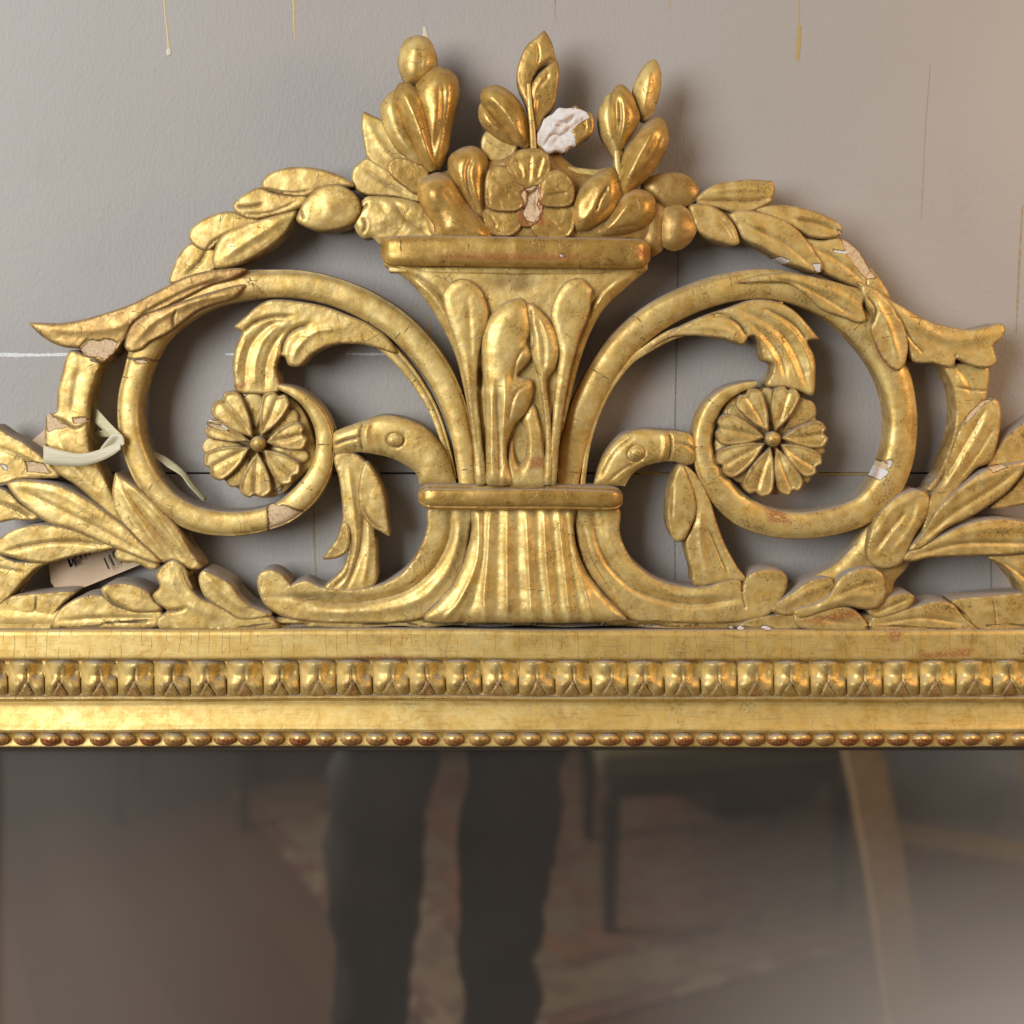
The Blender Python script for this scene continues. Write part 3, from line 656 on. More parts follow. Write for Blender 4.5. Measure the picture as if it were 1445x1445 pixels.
# ---- acanthus inside the scrolls
carve('acanthus_leaf', mirror, [(560,498),(545,476),(520,458),(495,447),(454,432),(412,425),(382,424),(364,432),(348,446),(331,461,1),(343,469,1),(333,491),(329,518),(331,534),(334,552),(362,556),(394,552),(389,520),(395,503),(402,503),(408,515),(423,516),(440,500),(468,487),(504,485),(530,490)], 68, 9, 9,
      [g([(397,503),(400,484),(413,466),(437,457)], 3.4, 6, .9), g([(343,470),(358,456),(384,447),(412,446)], 2.6, 4, .7),
       g([(346,545),(347,512),(356,484),(380,460),(400,454)], 4.5, 3, .05), g([(374,547),(376,512),(388,484),(410,458)], 4.5, 3.2, .05),
       rr_([(360,545),(361,512),(371,482),(394,456)], 3.5, 1.8), rr_([(386,540),(386,515),(394,490)], 3.5, 1.5), rr_([(334,530),(337,505),(346,480)], 3, 1.6),
       rr_([(412,508),(422,488),(446,468),(480,464)], 4, 2), ('t', 420, 480, 0, -0.02)])
carve('acanthus_leaf', mirror, [(915,493),(944,477),(977,473),(1010,476),(1030,480),(1049,487,1),(1056,475,1),(1066,474),(1074,491),(1078,507),(1091,514),(1090,526),(1082,544),(1105,546),(1130,552),(1146,557),(1150,530),(1148,502),(1139,482),(1155,478,1),(1138,457),(1119,438),(1095,426),(1060,424),(1030,434),(994,446),(955,464)], 68, 9, 9,
      [g([(1058,478),(1042,456),(1022,446),(1000,444)], 3.2, 6, .9), g([(1140,482),(1124,460),(1100,444),(1080,436)], 2.6, 4, .7),
       g([(1140,548),(1128,510),(1108,476),(1078,452),(1050,440)], 4.5, 3, .1), g([(1110,536),(1102,505),(1085,478),(1060,456)], 4.5, 3, .1),
       rr_([(1128,540),(1115,508),(1094,476),(1062,450)], 3.5, 1.8), rr_([(1146,535),(1140,505),(1120,472),(1090,446)], 3, 1.6), rr_([(1094,512),(1082,490),(1066,470)], 3.5, 1.6),
       rr_([(1045,480),(1020,464),(980,462)], 4, 1.6)])
# ---- rosettes
def rosette(cx, cy, pets, seps, rb):
    dx = 6 if cx < 700 else -7
    disc = [(cx+dx+rb*math.cos(a)*(1+.04*math.sin(5*a)), cy+rb*math.sin(a)*(1+.04*math.sin(5*a+1))) for a in np.linspace(0, 2*math.pi, 22)[:-1]]
    o = carve('rosette', mirror, disc, 59, 3, 12, [('h', cx, cy, 16, 16, 4)], edgeg=.4)
    for a, R, wdt in seps:
        petal(o, cx, cy, a, R-2, wdt*.95, 66, 1.5, False, 'sepal', 20, False)
    for a, R, wdt in pets:
        petal(o, cx, cy, a, R+1, wdt*1.12, 76, 1.6)
    c = [(cx+11*math.cos(a), cy+11*math.sin(a)) for a in np.linspace(0, 2*math.pi, 13)[:-1]]
    carve('rosette_boss', o, c, 79, 9, 11, back=64, step=1.5, edgeg=.5)
    return o
rosette(363.7, 626.5, [(129,84,44),(67,77,37),(12,68,39),(-43,71,38),(-93,75,42),(207,79,42),(161,77,27)], [(97,74,34),(40,73,30),(-15,76,26),(-67,73,26),(236,73,28),(184,80,30)], 74)
rosette(1091, 620, [(121,77,37),(73,76,36),(6,76,36),(-33,76,37),(-69,81,34),(252,82,40),(208,84,41),(168,80,41)], [(97,75,26),(42,78,34),(-13,76,22),(-50,80,22),(228,80,28),(145,78,28)], 76)
# ---- birds' heads
bl = carve('bird_head', mirror, [(466,625,1),(470,611),(495,600),(515,593),(537,586),(565,589),(592,599),(612,615),(630,640),(641,672),(644,684,1),(592,684,1),(587,668),(573,657),(551,646),(523,640),(506,638),(490,640),(473,641)], 70, 10, 22,
      [g([(514,594),(509,606),(509,620),(513,638)], 2.2, 4, .6), rr_([(522,594),(517,610),(519,626),(527,638)], 3.5, 2.6), g([(470,628),(488,621),(509,616)], 2.2, 4, .9), ('t', 500, 620, 0.03, 0),
       g([(558,611),(568,615),(570,622),(564,630),(554,630),(546,622),(549,614),(558,611)], 1.5, 2.6, .45, )])
carve('bird_eye', bl, [(558,613),(567,617),(567,626),(558,629),(549,626),(549,617)], 82.5, 2, 5, back=74, step=1.5)
br = carve('bird_head', mirror, [(985,632,1),(977,615),(961,609),(933,607),(905,606),(880,613),(862,630),(848,652),(838,684,1),(882,686,1),(891,671),(905,660),(927,653),(950,651),(968,656),(980,652)], 70, 9, 20,
      [g([(943,609),(947,622),(946,640),(943,652)], 2.2, 4, .7), rr_([(936,609),(939,622),(937,640),(932,652)], 3.5, 2.6), g([(984,640),(968,628),(950,624)], 2.0, 2, .3), 
       g([(897,628),(908,633),(910,641),(903,650),(892,651),(885,644),(887,634),(897,628)], 1.5, 2.6, .6), g([(846,676),(866,640),(884,624),(900,612)], 2, 2, .3), g([(858,680),(880,662),(900,652)], 2, 2, .3)])
carve('bird_eye', br, [(898,631),(906,635),(905,644),(897,648),(890,645),(890,636)], 81, 2.5, 5, back=74, step=1.5)
# ---- hanging leaf stems below the birds
carve('stem_leaf', mirror, [(472,643),(500,640),(518,655),(533,680),(538,700),(530,725),(529,752),(531,786),(529,824),(500,834),(457,832),(481,806),(489,790),(492,770),(484,747),(484,717),(479,675)], 68, 8, 12,
      [g([(508,690),(513,730),(507,780),(490,830)], 3, 3, .5), g([(492,745),(497,775),(488,812),(470,830)], 2.6, 2.6, .4), rr_([(492,660),(499,720),(502,770),(482,826)], 4, 2.2), rr_([(520,735),(520,780),(512,826)], 4, 2)])
carve('stem_leaf', mirror, [(516,652),(532,674),(541,696),(546,726),(549,756,1),(538,750),(524,742),(512,727),(506,706),(508,676)], 74, 8, 10, [g([(512,716),(524,735),(540,748)], 2, 3, .5)])
carve('stem_leaf', mirror, [(484,738),(476,760),(455,789,1),(475,787),(489,778),(494,757),(491,740)], 71, 6, 8)
carve('stem_leaf', mirror, [(963,656),(984,672),(1002,707),(1007,725),(1021,765),(1039,799),(1052,818),(1028,820),(981,826),(976,804),(969,778),(968,762),(978,744),(981,720),(972,688)], 68, 8, 12,
      [g([(1000,745),(1012,775),(1028,812)], 2.5, 2.6, .6), rr_([(990,720),(990,770),(1002,816)], 5, 2)])
carve('stem_leaf', mirror, [(961,656),(973,680),(981,705),(981,726),(973,746),(964,762),(953,763),(944,745),(942,720),(947,686)], 73, 8, 10, [g([(972,735),(978,750)], 2, 3, .6), g([(950,680),(948,730)], 2, 1.5, .5)])
# ---- base scrolls either side of the foot
carve('foot_scroll', mirror, [(606,718),(603,745),(590,779),(572,804),(556,816),(537,825),(495,832),(454,828),(432,819),(418,822),(410,826,1),(398,811),(382,804),(368,808),(363,822),(371,848),(385,862),(404,871),(440,877),(500,879),(560,878),(601,870),(631,841),(653,803),(660,770),(664,742),(667,718)], 70, 9, 12,
      [g([(636,724),(633,760),(616,796),(586,826),(556,840),(510,849),(460,850),(420,842)], 5, 6, .25), rr_([(649,724),(646,765),(630,808),(598,842),(556,858),(500,864),(430,862)], 6, 2.5), ('h', 452, 842, 60, 5, 2)])
carve('foot_scroll', mirror, [(809,718),(812,745),(818,778),(830,809),(854,841),(884,872),(930,877),(1000,879),(1050,876),(1086,866),(1104,842),(1111,818),(1104,807),(1084,803),(1062,808),(1050,822),(1047,836,1),(1044,820),(1023,820),(997,828),(965,828),(926,817),(897,796),(882,774),(874,750),(872,718)], 70, 9, 12,
      [g([(838,724),(843,760),(860,796),(892,828),(930,844),(980,852),(1040,846)], 5, 6, .25), rr_([(858,724),(862,760),(880,796),(912,822),(960,840),(1030,834)], 6, 2.2), g([(1047,838),(1052,860)], 2, 2.5, .6), g([(822,740),(836,790),(870,845)], 3, 2, .3)])
# ---- foot of the urn
flut = [((676,724),(674,790),(650,845),(626,876)),((691,724),(688,790),(684,840),(686,878)),((716,724),(716,800),(717,878)),((743,724),(747,800),(751,878)),((768,724),(772,800),(781,878)),((789,724),(797,800),(805,878)),((804,724),(814,790),(828,840),(836,878))]
val = [((684,724),(680,790),(668,845),(655,878)),((704,724),(702,800),(700,878)),((730,724),(731,800),(734,878)),((757,724),(760,800),(767,878)),((779,724),(785,800),(793,878)),((797,724),(805,790),(816,845),(822,878))]
ft = carve('urn_foot', mirror, [(667,716),(665,745),(660,772),(642,819),(617,849),(598,868),(602,878),(700,879),(800,879),(884,875),(880,868),(854,841),(829,809),(814,772),(810,745),(809,716)], 78, 10, 24,
      [('r', list(f), 4.2, 3.6) for f in flut]+[('g', list(f), 7.5, 2.6, .0, 1) for f in val]+[('t', 740, 720, 0, 0.05)], edgeg=.6)
# ================================================================== urn
urn = carve('urn', mirror, [(542,376,1),(575,395),(603,428),(625,464),(642,500),(653,542),(661,583),(670,625),(673,684,1),(785,684,1),(787,639),(797,597),(808,550),(819,508),(833,470),(852,436),(880,409),(914,380,1),(914,366,1),(542,366,1)], 76, 15, 34,
      [g([(590,392),(622,418),(642,462),(656,510),(667,560),(676,620),(680,680)], 3.2, 4.5, .45), rr_([(560,384),(606,414),(634,456),(650,505),(661,560),(671,620),(674,680)], 4, 3),
       g([(866,398),(838,426),(820,462),(806,506),(796,556),(788,610),(783,680)], 3.2, 4.5, .45), rr_([(892,388),(856,412),(834,450),(818,500),(806,550),(796,600),(787,680)], 4, 3),
       ('t', 728, 684, 0, -0.045), ('h', 676, 532, 5, 16, 9), ('h', 728, 400, 40, 14, 4)])
carve('urn_leaf', urn, [(636,399),(650,393),(666,397),(680,412),(689,438),(688,456),(680,480),(674,520),(674,560),(680,620),(686,682),(672,684),(668,630),(661,570),(652,520),(641,478),(628,440),(624,414,1)], 100, 6, 11, [g([(660,420),(664,480),(668,560),(676,640)], 4, 1.6, 0), ('t', 680, 684, 0, -0.055), ('t', 680, 684, 0, .02)], back=60)
carve('urn_leaf', urn, [(836,408,1),(819,392),(797,399),(783,420),(777,445),(783,470),(789,500),(784,540),(779,600),(775,640),(775,683),(784,684),(789,630),(797,570),(806,520),(818,478),(832,440)], 100, 6, 11, [('t', 780, 684, 0, -0.035)], back=60)
carve('urn_leaf', urn, [(744,428),(754,430),(766,441),(780,458),(788,480),(789,500),(783,520),(772,537),(778,600),(779,682),(768,683),(770,620),(764,560),(757,525),(750,500),(748,470)], 101, 12, 20, [g([(750,432),(749,452),(753,480),(750,500)], 2, 3, .8), g([(756,446),(766,480),(768,524)], 4, 3, .3), ('t', 780, 684, 0, -0.03)], back=60)
carve('urn_leaf', urn, [(714,426),(736,421),(748,436),(752,462),(745,484),(751,497),(747,511),(730,530),(750,536),(752,556),(742,583),(726,600),(716,625),(716,650),(722,672),(722,684),(688,684),(686,660),(685,610),(684,560),(680,510),(679,480),(684,458),(696,440)], 104, 14, 26,
      [g([(702,540),(703,590),(705,682)], 4.2, 4, .5), g([(744,486),(730,505),(722,540)], 2.5, 3, .5), g([(748,540),(728,555),(716,600)], 2.2, 2, .3), rr_([(693,560),(693,600),(692,678)], 3.5, 2), rr_([(714,530),(712,600),(711,678)], 3.5, 2.5), ('b', 715, 460, 22, 28, 3)], back=60)
carve('urn_tongue', urn, [(738,588),(752,570),(760,590),(768,640),(770,684),(716,684),(718,640),(726,610)], 101, 4, 8, [('h', 734, 627, 10, 30, 12), ('h', 734, 627, 9, 28, 8), ('h', 736, 625, 8, 24, 6)], back=60)
tube('urn_rim', urn, [(537,354,8,96),(538.5,354,24,108),(543,354,36,118),(552,354,42,123),(566,354,43,125),(640,354,43,127),(740,356,43,128),(840,357,43,127),(896,358,42,124),(908,358,40,119),(914,358,33,112),(917,358,20,104),(918,358,8,98)], 125, 60, 0.75, mat=BURN, flat=3)
tube('rim_fillet', urn, [(549,380,8,98),(620,381,10,104),(740,382,10,106),(850,382,10,104),(908,380,8,98)], 104, 60, 0.5)
tube('urn_collar', urn, [(590,700,8,84),(592,700,22,91),(598,700,33,98),(612,701,36,102),(700,702,36,104),(780,702,36,104),(860,704,35,101),(872,704,31,97),(877,704,22,90),(879,704,8,84)], 102, 40, 0.8, mat=BURN, grooves=[(0.72, .08, 2.5), (-0.72, .08, 2.5)])
# ================================================================== flowers in the urn
spray = carve('flower_spray', mirror, [(604,345,1),(592,300),(600,262),(622,244),(690,224),(740,212),(782,214),(812,236),(840,241),(864,250),(896,262),(926,285),(936,318),(932,345,1),(770,350)], 72, 16, 40, step=3, mat=AGED)
def bud(pts, edge, crown, r, feats=(), name='bud', back=55, **kw):
    if name == 'bud': edge, crown = edge-6, crown*1.65
    kw.setdefault('grow', 2.2 if name in ('bud', 'knob') else 1.2)
    kw.setdefault('mat', AGED if name == 'knob' else (BURN if edge > 76 else GOLD))
    return carve(name, spray, pts, edge, crown, r, feats, back=back, sm=24 if name in ('bud', 'knob') else 8, **kw)
bud([(513,158,1),(525,164),(540,172),(556,200),(575,222),(598,240),(592,262),(560,256),(535,240),(519,222),(514,197),(511,174)], 66, 7, 12, [rr_([(518,172),(545,215),(585,245)], 5, 1.5)], 'leaf', 34)
bud([(519,224),(530,230),(548,240),(570,256),(590,272),(592,284),(557,277),(519,274),(503,266),(497,249),(503,235)], 68, 6, 12, [g([(515,240),(540,256),(575,274)], 3, 2, .3)], 'leaf', 34)
bud([(547,236),(557,224),(577,226),(604,240),(600,260),(588,273),(570,262),(555,250)], 78, 7, 10, [], 'leaf', 50)
fl = bud([(521,278),(552,279),(588,287),(612,306),(622,335),(580,345),(541,340),(536,343),(525,334),(512,335),(503,325),(499,308),(507,298),(509,288),(516,280)], 74, 6, 14, [g([(500,296),(515,292),(520,286)], 2, 3, .6), g([(555,286),(575,310),(605,330)], 4, 3, .3), ('b', 545, 305, 18, 14, 3), g([(512,330),(516,318),(512,306)], 2, 3, .6)], 'flower', 34, rough=2.2)
bud([(588,52),(603,56),(612,72),(615,90),(608,104),(596,114),(580,120),(570,112),(564,94),(565,75),(574,58)], 78, 14, 26, [g([(592,60),(594,85),(592,110)], 5, 2, 0)])
bud([(614,96),(630,99),(642,108),(646,124),(642,154),(634,185),(629,216),(618,238),(604,232),(600,200),(594,165),(586,132),(596,108)], 86, 15, 28, [g([(624,115),(624,160),(612,215)], 5, 4, .1), ('t', 620, 100, 0, -0.02)])
bud([(548,136),(557,130),(566,150),(576,182),(592,214),(604,238),(588,232),(573,220),(561,210),(548,189),(540,168),(539,148)], 80, 12, 20)
bud([(565,119),(580,121),(594,136),(604,164),(612,200),(617,234),(606,240),(592,222),(578,192),(564,160),(557,138)], 88, 14, 20, [rr_([(570,130),(590,175),(608,225)], 4, 2)])
bud([(635,224),(649,212),(668,208),(683,218),(688,235),(686,262),(685,312),(678,314),(660,292),(646,268),(636,250)], 88, 15, 26, [g([(668,216),(659,245),(667,280),(680,308)], 4, 5, .1)])
bud([(591,266),(600,253),(618,245),(636,252),(646,268),(660,290),(678,308),(688,322),(696,340),(650,344),(617,336),(614,318),(602,300),(593,284)], 96, 18, 30, [g([(628,258),(645,290),(672,325)], 6, 3, .05), ('b', 612, 275, 16, 18, 4)])
bud([(686,187),(704,192),(729,203),(722,222),(704,228),(688,224),(680,206)], 74, 6, 12, [], 'leaf', 45)
bud([(682,128),(697,122),(713,127),(729,141),(741,163),(745,187),(743,206),(728,200),(711,182),(694,158),(681,144)], 90, 13, 20, [rr_([(692,136),(715,160),(736,196)], 5, 2)])
bud([(680,147),(692,156),(706,172),(722,188),(730,204),(704,195),(684,178),(677,163)], 84, 10, 14, [g([(690,155),(712,180)], 2, 2, .2)])
bud([(768,44,1),(777,59),(781,74),(783,84),(762,96),(750,119),(748,160),(740,140),(732,122),(730,104),(735,83),(744,65),(757,54)], 82, 9, 16, [g([(758,62),(760,78),(758,92)], 1.4, 2.5, .6), g([(782,82),(762,96),(750,118)], 2.5, 3, .6)], 'leaf')
bud([(785,84,1),(788,101),(786,125),(781,147),(768,164),(756,186),(750,184),(750,141),(750,124),(760,107),(774,93)], 86, 9, 14, [g([(774,104),(760,124),(755,140)], 2.5, 3, .2), rr_([(768,104),(758,128),(754,160)], 3, 3)], 'leaf')
tube('stem', spray, [(746,118,5,90),(748,150,7,96),(751,180,8,98),(753,210,9,94)], 96, 60, 0.8, nu=9)
bud([(758,204),(757,190,1),(764,180),(768,168,1),(780,162),(788,153,1),(803,154),(812,150,1),(822,157),(834,161,1),(837,174),(834,188),(820,198),(812,205,1),(804,206),(797,214,1),(784,212),(774,216,1)], 90, 9, 20, [g([(778,206),(800,184),(828,166)], 3, 2, 0), g([(784,170),(800,175),(812,160)], 3, 4, 0), g([(766,208),(780,190),(792,192),(806,180)], 2, 3, 0), g([(776,176),(792,180)], 2, 3, 0), g([(822,166),(826,182)],2,3,0), rr_([(770,195),(790,170),(815,158)], 4, 3), ('t', 790, 180, 0.02, 0)], 'leaf', 62, rough=2.2, edgeg=0)
# rose
ro = bud([(715,262),(700,236),(720,220),(745,212),(770,216),(790,240),(808,262),(808,300),(798,333),(720,335),(688,326),(686,296),(700,270)], 87, 4, 20, [], 'rose', 55, mat=AGED)
def pt(pts, e=101, c=7, r=12, f=()): return carve('petal', ro, pts, e-1, c*.45, r, f, back=86, edgeg=.5, rough=1.6, sm=3, grow=2.2, lip=1.9, mat=BURN)
pt([(715,230),(724,218),(740,212),(766,213),(775,225),(774,244),(757,262),(748,268),(734,260),(722,246)], 102, 6, 12, [g([(728,225),(738,250)], 2.5, 2, .4), g([(748,218),(746,255)], 3, 2, .3), g([(765,222),(757,250)], 2.5, 2, .4)])
pt([(689,244),(700,235),(716,238),(734,258),(741,274),(738,290),(722,297),(690,292),(686,268)], 101, 7, 12, [g([(695,250),(730,275)], 3, 1.5, .2)])
pt([(775,244),(793,243),(806,256),(809,272),(804,288),(782,291),(764,287),(760,268),(764,254)], 102, 7, 12, [g([(770,276),(800,272)], 2, 1.5, .5)])
pt([(684,298),(695,296),(720,298),(734,304),(734,320),(718,332),(692,328),(685,314)], 95, 6, 10, [g([(690,304),(700,320)], 2, 2.5, .5)])
pt([(762,292),(782,292),(806,289),(810,316),(800,333),(762,335),(750,318),(752,300)], 95, 7, 12, [g([(765,300),(790,325)], 3, 1.5, .2)])
pt([(738,262),(750,260),(762,264),(766,290),(757,314),(738,318),(730,294)], 97, 5, 8, [('h', 749, 272, 5, 5, 6), g([(740,270),(738,310)], 2, 3, .9), g([(757,272),(756,300)], 2, 2, .9), g([(742,306),(746,315)], 3, 3, .9)])
# right-hand sprig
bud([(923,86),(930,99),(931,116),(928,136),(919,160),(908,168),(898,148),(895,130),(901,110),(911,94)], 82, 10, 16, [rr_([(918,95),(914,130),(906,160)], 5, 2)])
bud([(861,134),(868,150),(872,172),(878,205),(878,236),(868,222),(858,206),(849,188),(846,161),(853,143)], 82, 10, 14)
bud([(875,121),(888,131),(898,152),(901,168),(891,189),(874,209),(866,190),(863,160),(864,134)], 92, 12, 18, [g([(874,138),(876,165),(872,200)], 3, 3, .2), rr_([(868,140),(869,175)], 3, 2)])
bud([(930,167),(940,180),(942,198),(934,220),(919,243),(896,264),(878,278),(875,252),(881,220),(895,195),(912,176)], 92, 14, 22, [rr_([(925,178),(908,210),(888,250)], 5, 3), g([(936,190),(924,220),(898,252)], 3, 2.5, .15)])
tube('stem', spray, [(870,206,8,84),(872,235,9,90),(878,262,11,90),(880,290,10,84)], 90, 60, 0.8, nu=9)
bud([(909,259),(932,247),(963,247),(980,259),(985,276),(971,288),(946,296),(926,286)], 70, 9, 18, [], 'knob', 36)
bud([(916,286),(938,297),(940,322),(934,350),(918,360),(908,340),(906,310)], 78, 8, 14, [], 'knob', 40)
bud([(941,294),(962,292),(976,305),(981,325),(968,345),(950,352),(936,344),(932,322),(934,304)], 80, 10, 20, [g([(966,296),(976,312)], 1.8, 2, .4), ('b', 955, 320, 12, 16, 3)], 'knob', 40)
bud([(865,238),(872,252),(876,273),(866,297),(842,316),(824,324),(810,320),(806,300),(809,281),(822,264),(840,248),(855,240)], 96, 12, 22, [g([(858,262),(845,284),(841,300)], 2.2, 4, .6), rr_([(850,266),(838,292),(822,316)], 5, 2)])
bud([(877,279),(893,269),(910,271),(922,281),(923,298),(911,317),(890,326),(866,330),(846,328),(860,308),(868,292)], 94, 12, 18, [rr_([(890,285),(866,312),(852,326)], 5, 2.5), g([(870,322),(900,318)], 2, 2, .3)])
bud([(800,236),(816,238),(842,240),(864,238),(840,262),(818,278),(806,270),(810,255)], 76, 5, 10, [], 'leaf', 50)
# ================================================================== garlands
gl = tube('garland', mirror, [(505,296,18,62),(455,294,22,62),(400,296,24,62),(350,312,24,62),(305,340,24,62),(265,375,22,62)], 62, 32, 0.7)
def leaf(par, pts, e, c, r, f=(), **kw): return carve('leaf', par, pts, e, c, r, f, **kw)
leaf(gl, [(267,330),(277,317),(300,304),(325,299),(348,306),(368,310),(344,322),(315,334),(297,352),(284,352),(271,343)], 70, 9, 14, [g([(325,328),(300,342),(290,356)], 2, 2.5, .5)])
leaf(gl, [(267,345),(284,342),(300,350),(308,366),(298,384),(268,394),(240,399),(244,380),(252,362)], 66, 8, 12, [g([(292,352),(284,368),(262,388)], 3, 3, .4)])
leaf(gl, [(365,265),(384,272),(410,276),(434,276),(430,288),(410,298),(380,305),(355,309),(334,300),(329,290),(338,280),(350,272)], 74, 8, 12, [g([(334,292),(352,292),(372,288)], 2.4, 3, .5), g([(345,302),(380,300),(420,284)], 1.5, 1.5, .3)])
leaf(gl, [(313,334),(340,319),(378,307),(402,300),(418,298),(413,312),(397,334),(366,357),(336,372),(305,378),(300,364)], 72, 11, 18, [rr_([(312,366),(350,340),(400,308)], 6, 2.5)])
leaf(gl, [(370,258),(380,246),(402,238),(425,236),(455,240),(485,251),(498,262),(470,262),(448,268),(434,277),(412,276),(385,270),(371,265)], 76, 10, 14, [g([(376,266),(410,272),(440,268)], 1.5, 1.5, .5)])
leaf(gl, [(422,300),(430,285),(442,271),(462,262),(485,264),(503,278),(508,297),(496,315),(474,323),(450,325),(426,317),(419,310)], 80, 14, 26, [('b', 466, 292, 20, 16, 3), g([(424,296),(430,310)], 1.8, 2.5, .7)])
gr_ = tube('garland', mirror, [(975,300,18,62),(1020,302,22,62),(1075,318,24,62),(1130,340,24,62),(1180,365,24,62),(1228,400,22,62)], 62, 32, 0.7)
leaf(gr_, [(1134,338),(1160,340),(1182,336),(1207,352),(1228,378),(1246,400),(1254,420),(1230,412),(1202,402),(1176,390),(1158,380),(1146,360)], 68, 8, 14, [g([(1150,350),(1190,372),(1225,402)], 3, 2, .3), g([(1222,404),(1224,390),(1230,382)], 1.5, 2, .6)])
leaf(gr_, [(985,278),(1010,260),(1035,256),(1060,254),(1090,256,1),(1093,268),(1087,286,1),(1064,297),(1040,300),(1012,293),(986,287)], 74, 8, 10, [g([(984,284),(1020,283),(1060,284),(1086,280)], 3, 4, .4), rr_([(1000,272),(1040,266),(1085,268)], 4, 1.5), g([(1010,264),(1080,261)], 2, 1, .2)])
leaf(gr_, [(1066,296),(1095,290),(1132,294),(1160,303),(1184,316),(1188,327),(1179,335),(1146,334),(1124,322),(1095,308)], 73, 7, 12, [g([(1120,310),(1150,314),(1184,326)], 3, 3.5, .4)])
leaf(gr_, [(1030,303),(1048,297),(1072,300),(1100,309),(1122,322),(1140,342),(1152,360),(1160,374),(1156,384),(1134,378),(1108,368),(1080,351),(1050,336),(1040,318)], 78, 8, 14, [g([(1044,312),(1080,330),(1110,345),(1150,378)], 3, 2, .2), ('b', 1070, 320, 14, 8, 2, 20)])
leaf(gr_, [(974,291),(988,288),(1004,291),(1022,302),(1036,318),(1043,342),(1036,346),(1018,342),(1000,336),(985,325),(978,308)], 78, 10, 16, [g([(1012,304),(1028,322),(1038,340)], 3, 2, .1)])
# ================================================================== outer stems and corner foliage
# left
carve('outer_stem', mirror, [(99,496),(120,500),(142,511),(135,530),(126,562),(123,595),(127,635),(136,655),(150,680),(161,704),(176,740),(165,738),(140,713),(110,686),(82,667),(70,650),(64,625),(65,600),(67,586),(80,581),(82,552),(89,525)], 66, 11, 20, [g([(68,586),(90,594),(106,604),(124,598)], 2, 3, .9), g([(112,520),(104,560),(102,585)], 5, 1.5, .1), rr_([(80,620),(100,655),(150,705)], 6, 2)])
carve('leaf', mirror, [(-12,602),(12,614),(33,625),(58,643),(72,657),(84,672),(60,674),(25,676),(6,682),(-12,680)], 64, 6, 12, [g([(-5,630),(30,645),(70,668)], 3, 2, .2)])
carve('leaf', mirror, [(-12,690),(6,691),(20,702),(33,714),(56,730),(40,734),(20,733),(-12,735)], 62, 6, 10, [g([(-5,708),(20,716),(45,730)], 2.4, 3, .4)])
carve('leaf', mirror, [(163,668,1),(176,677),(197,691),(218,710),(239,731),(253,749),(268,776),(283,800),(270,803),(245,790),(228,793),(208,777),(187,755),(170,734),(161,714),(159,692)], 70, 9, 11, [rr_([(168,684),(188,720),(232,785)], 5, 2.5), g([(175,690),(206,730),(256,790)], 3.5, 3, .2), rr_([(180,682),(220,722),(268,790)], 4, 2)])
carve('leaf', mirror, [(9,682,1),(25,678),(52,679),(83,685),(114,700),(145,720),(176,743),(197,764),(226,792),(218,794),(187,783),(145,766),(104,748),(68,737),(46,722),(23,702)], 74, 9, 14, [g([(30,692),(90,722),(150,752),(205,784)], 4, 1.6, .1), rr_([(20,684),(80,695),(150,735)], 5, 1.2), ('t', 120, 730, 0.02, 0)])
carve('leaf', mirror, [(166,774),(180,775),(208,788),(224,797),(216,804),(193,794),(172,792),(163,784)], 69, 5, 8)
carve('leaf', mirror, [(-14,766),(0,760),(17,749),(42,742),(68,741),(104,748),(135,761),(166,771),(146,777),(114,782),(83,790),(66,794),(42,792),(17,786),(-14,776)], 72, 8, 12, [g([(8,778),(50,768),(100,764),(150,770)], 3, 3, .35)])
carve('leaf', mirror, [(-14,782),(25,793),(66,794),(50,803),(33,820),(19,836),(2,852),(-14,858)], 66, 7, 12, [g([(-5,800),(20,805),(34,808)], 2, 1.5, .4)])
carve('acanthus_base', mirror, [(-30,850),(10,845),(20,841),(62,837),(104,836),(90,850),(76,868),(70,889),(-30,892)], 66, 5, 12, [g([(52,838),(50,862),(48,888)], 1.2, 2, .9)])
carve('acanthus_base', mirror, [(75,884),(80,866),(100,849),(125,840),(145,841),(160,853),(190,862),(226,862),(230,872),(220,885),(145,887),(93,887)], 72, 8, 14, [g([(84,876),(140,872),(215,872)], 3, 1.5, .25), g([(145,884),(148,880),(216,877)], 1.2, 2, 1)])
carve('acanthus_base', mirror, [(144,830),(158,824),(187,825),(208,835),(217,847),(228,860),(205,864),(180,861),(160,852),(148,842)], 76, 7, 12, [g([(150,838),(162,852),(182,862)], 2.5, 4, .8)])
carve('acanthus_base', mirror, [(216,840),(226,828),(221,812),(230,799),(245,791),(259,801),(266,818),(276,836),(290,846),(330,864),(380,870),(390,886),(228,887),(222,874),(236,862),(222,850)], 77, 8, 14, [g([(256,800),(268,828),(296,850)], 3, 4, .6), g([(224,860),(245,862),(262,858)], 2.5, 3.5, .7), rr_([(240,810),(256,845),(310,872)], 7, 1.6)])
carve('acanthus_base', mirror, [(281,817),(286,806),(296,808),(312,816),(324,824),(338,842),(354,856),(382,868),(340,874),(318,862),(300,850),(288,839)], 80, 7, 12, [rr_([(290,812),(312,835),(350,862)], 5, 1.5)])
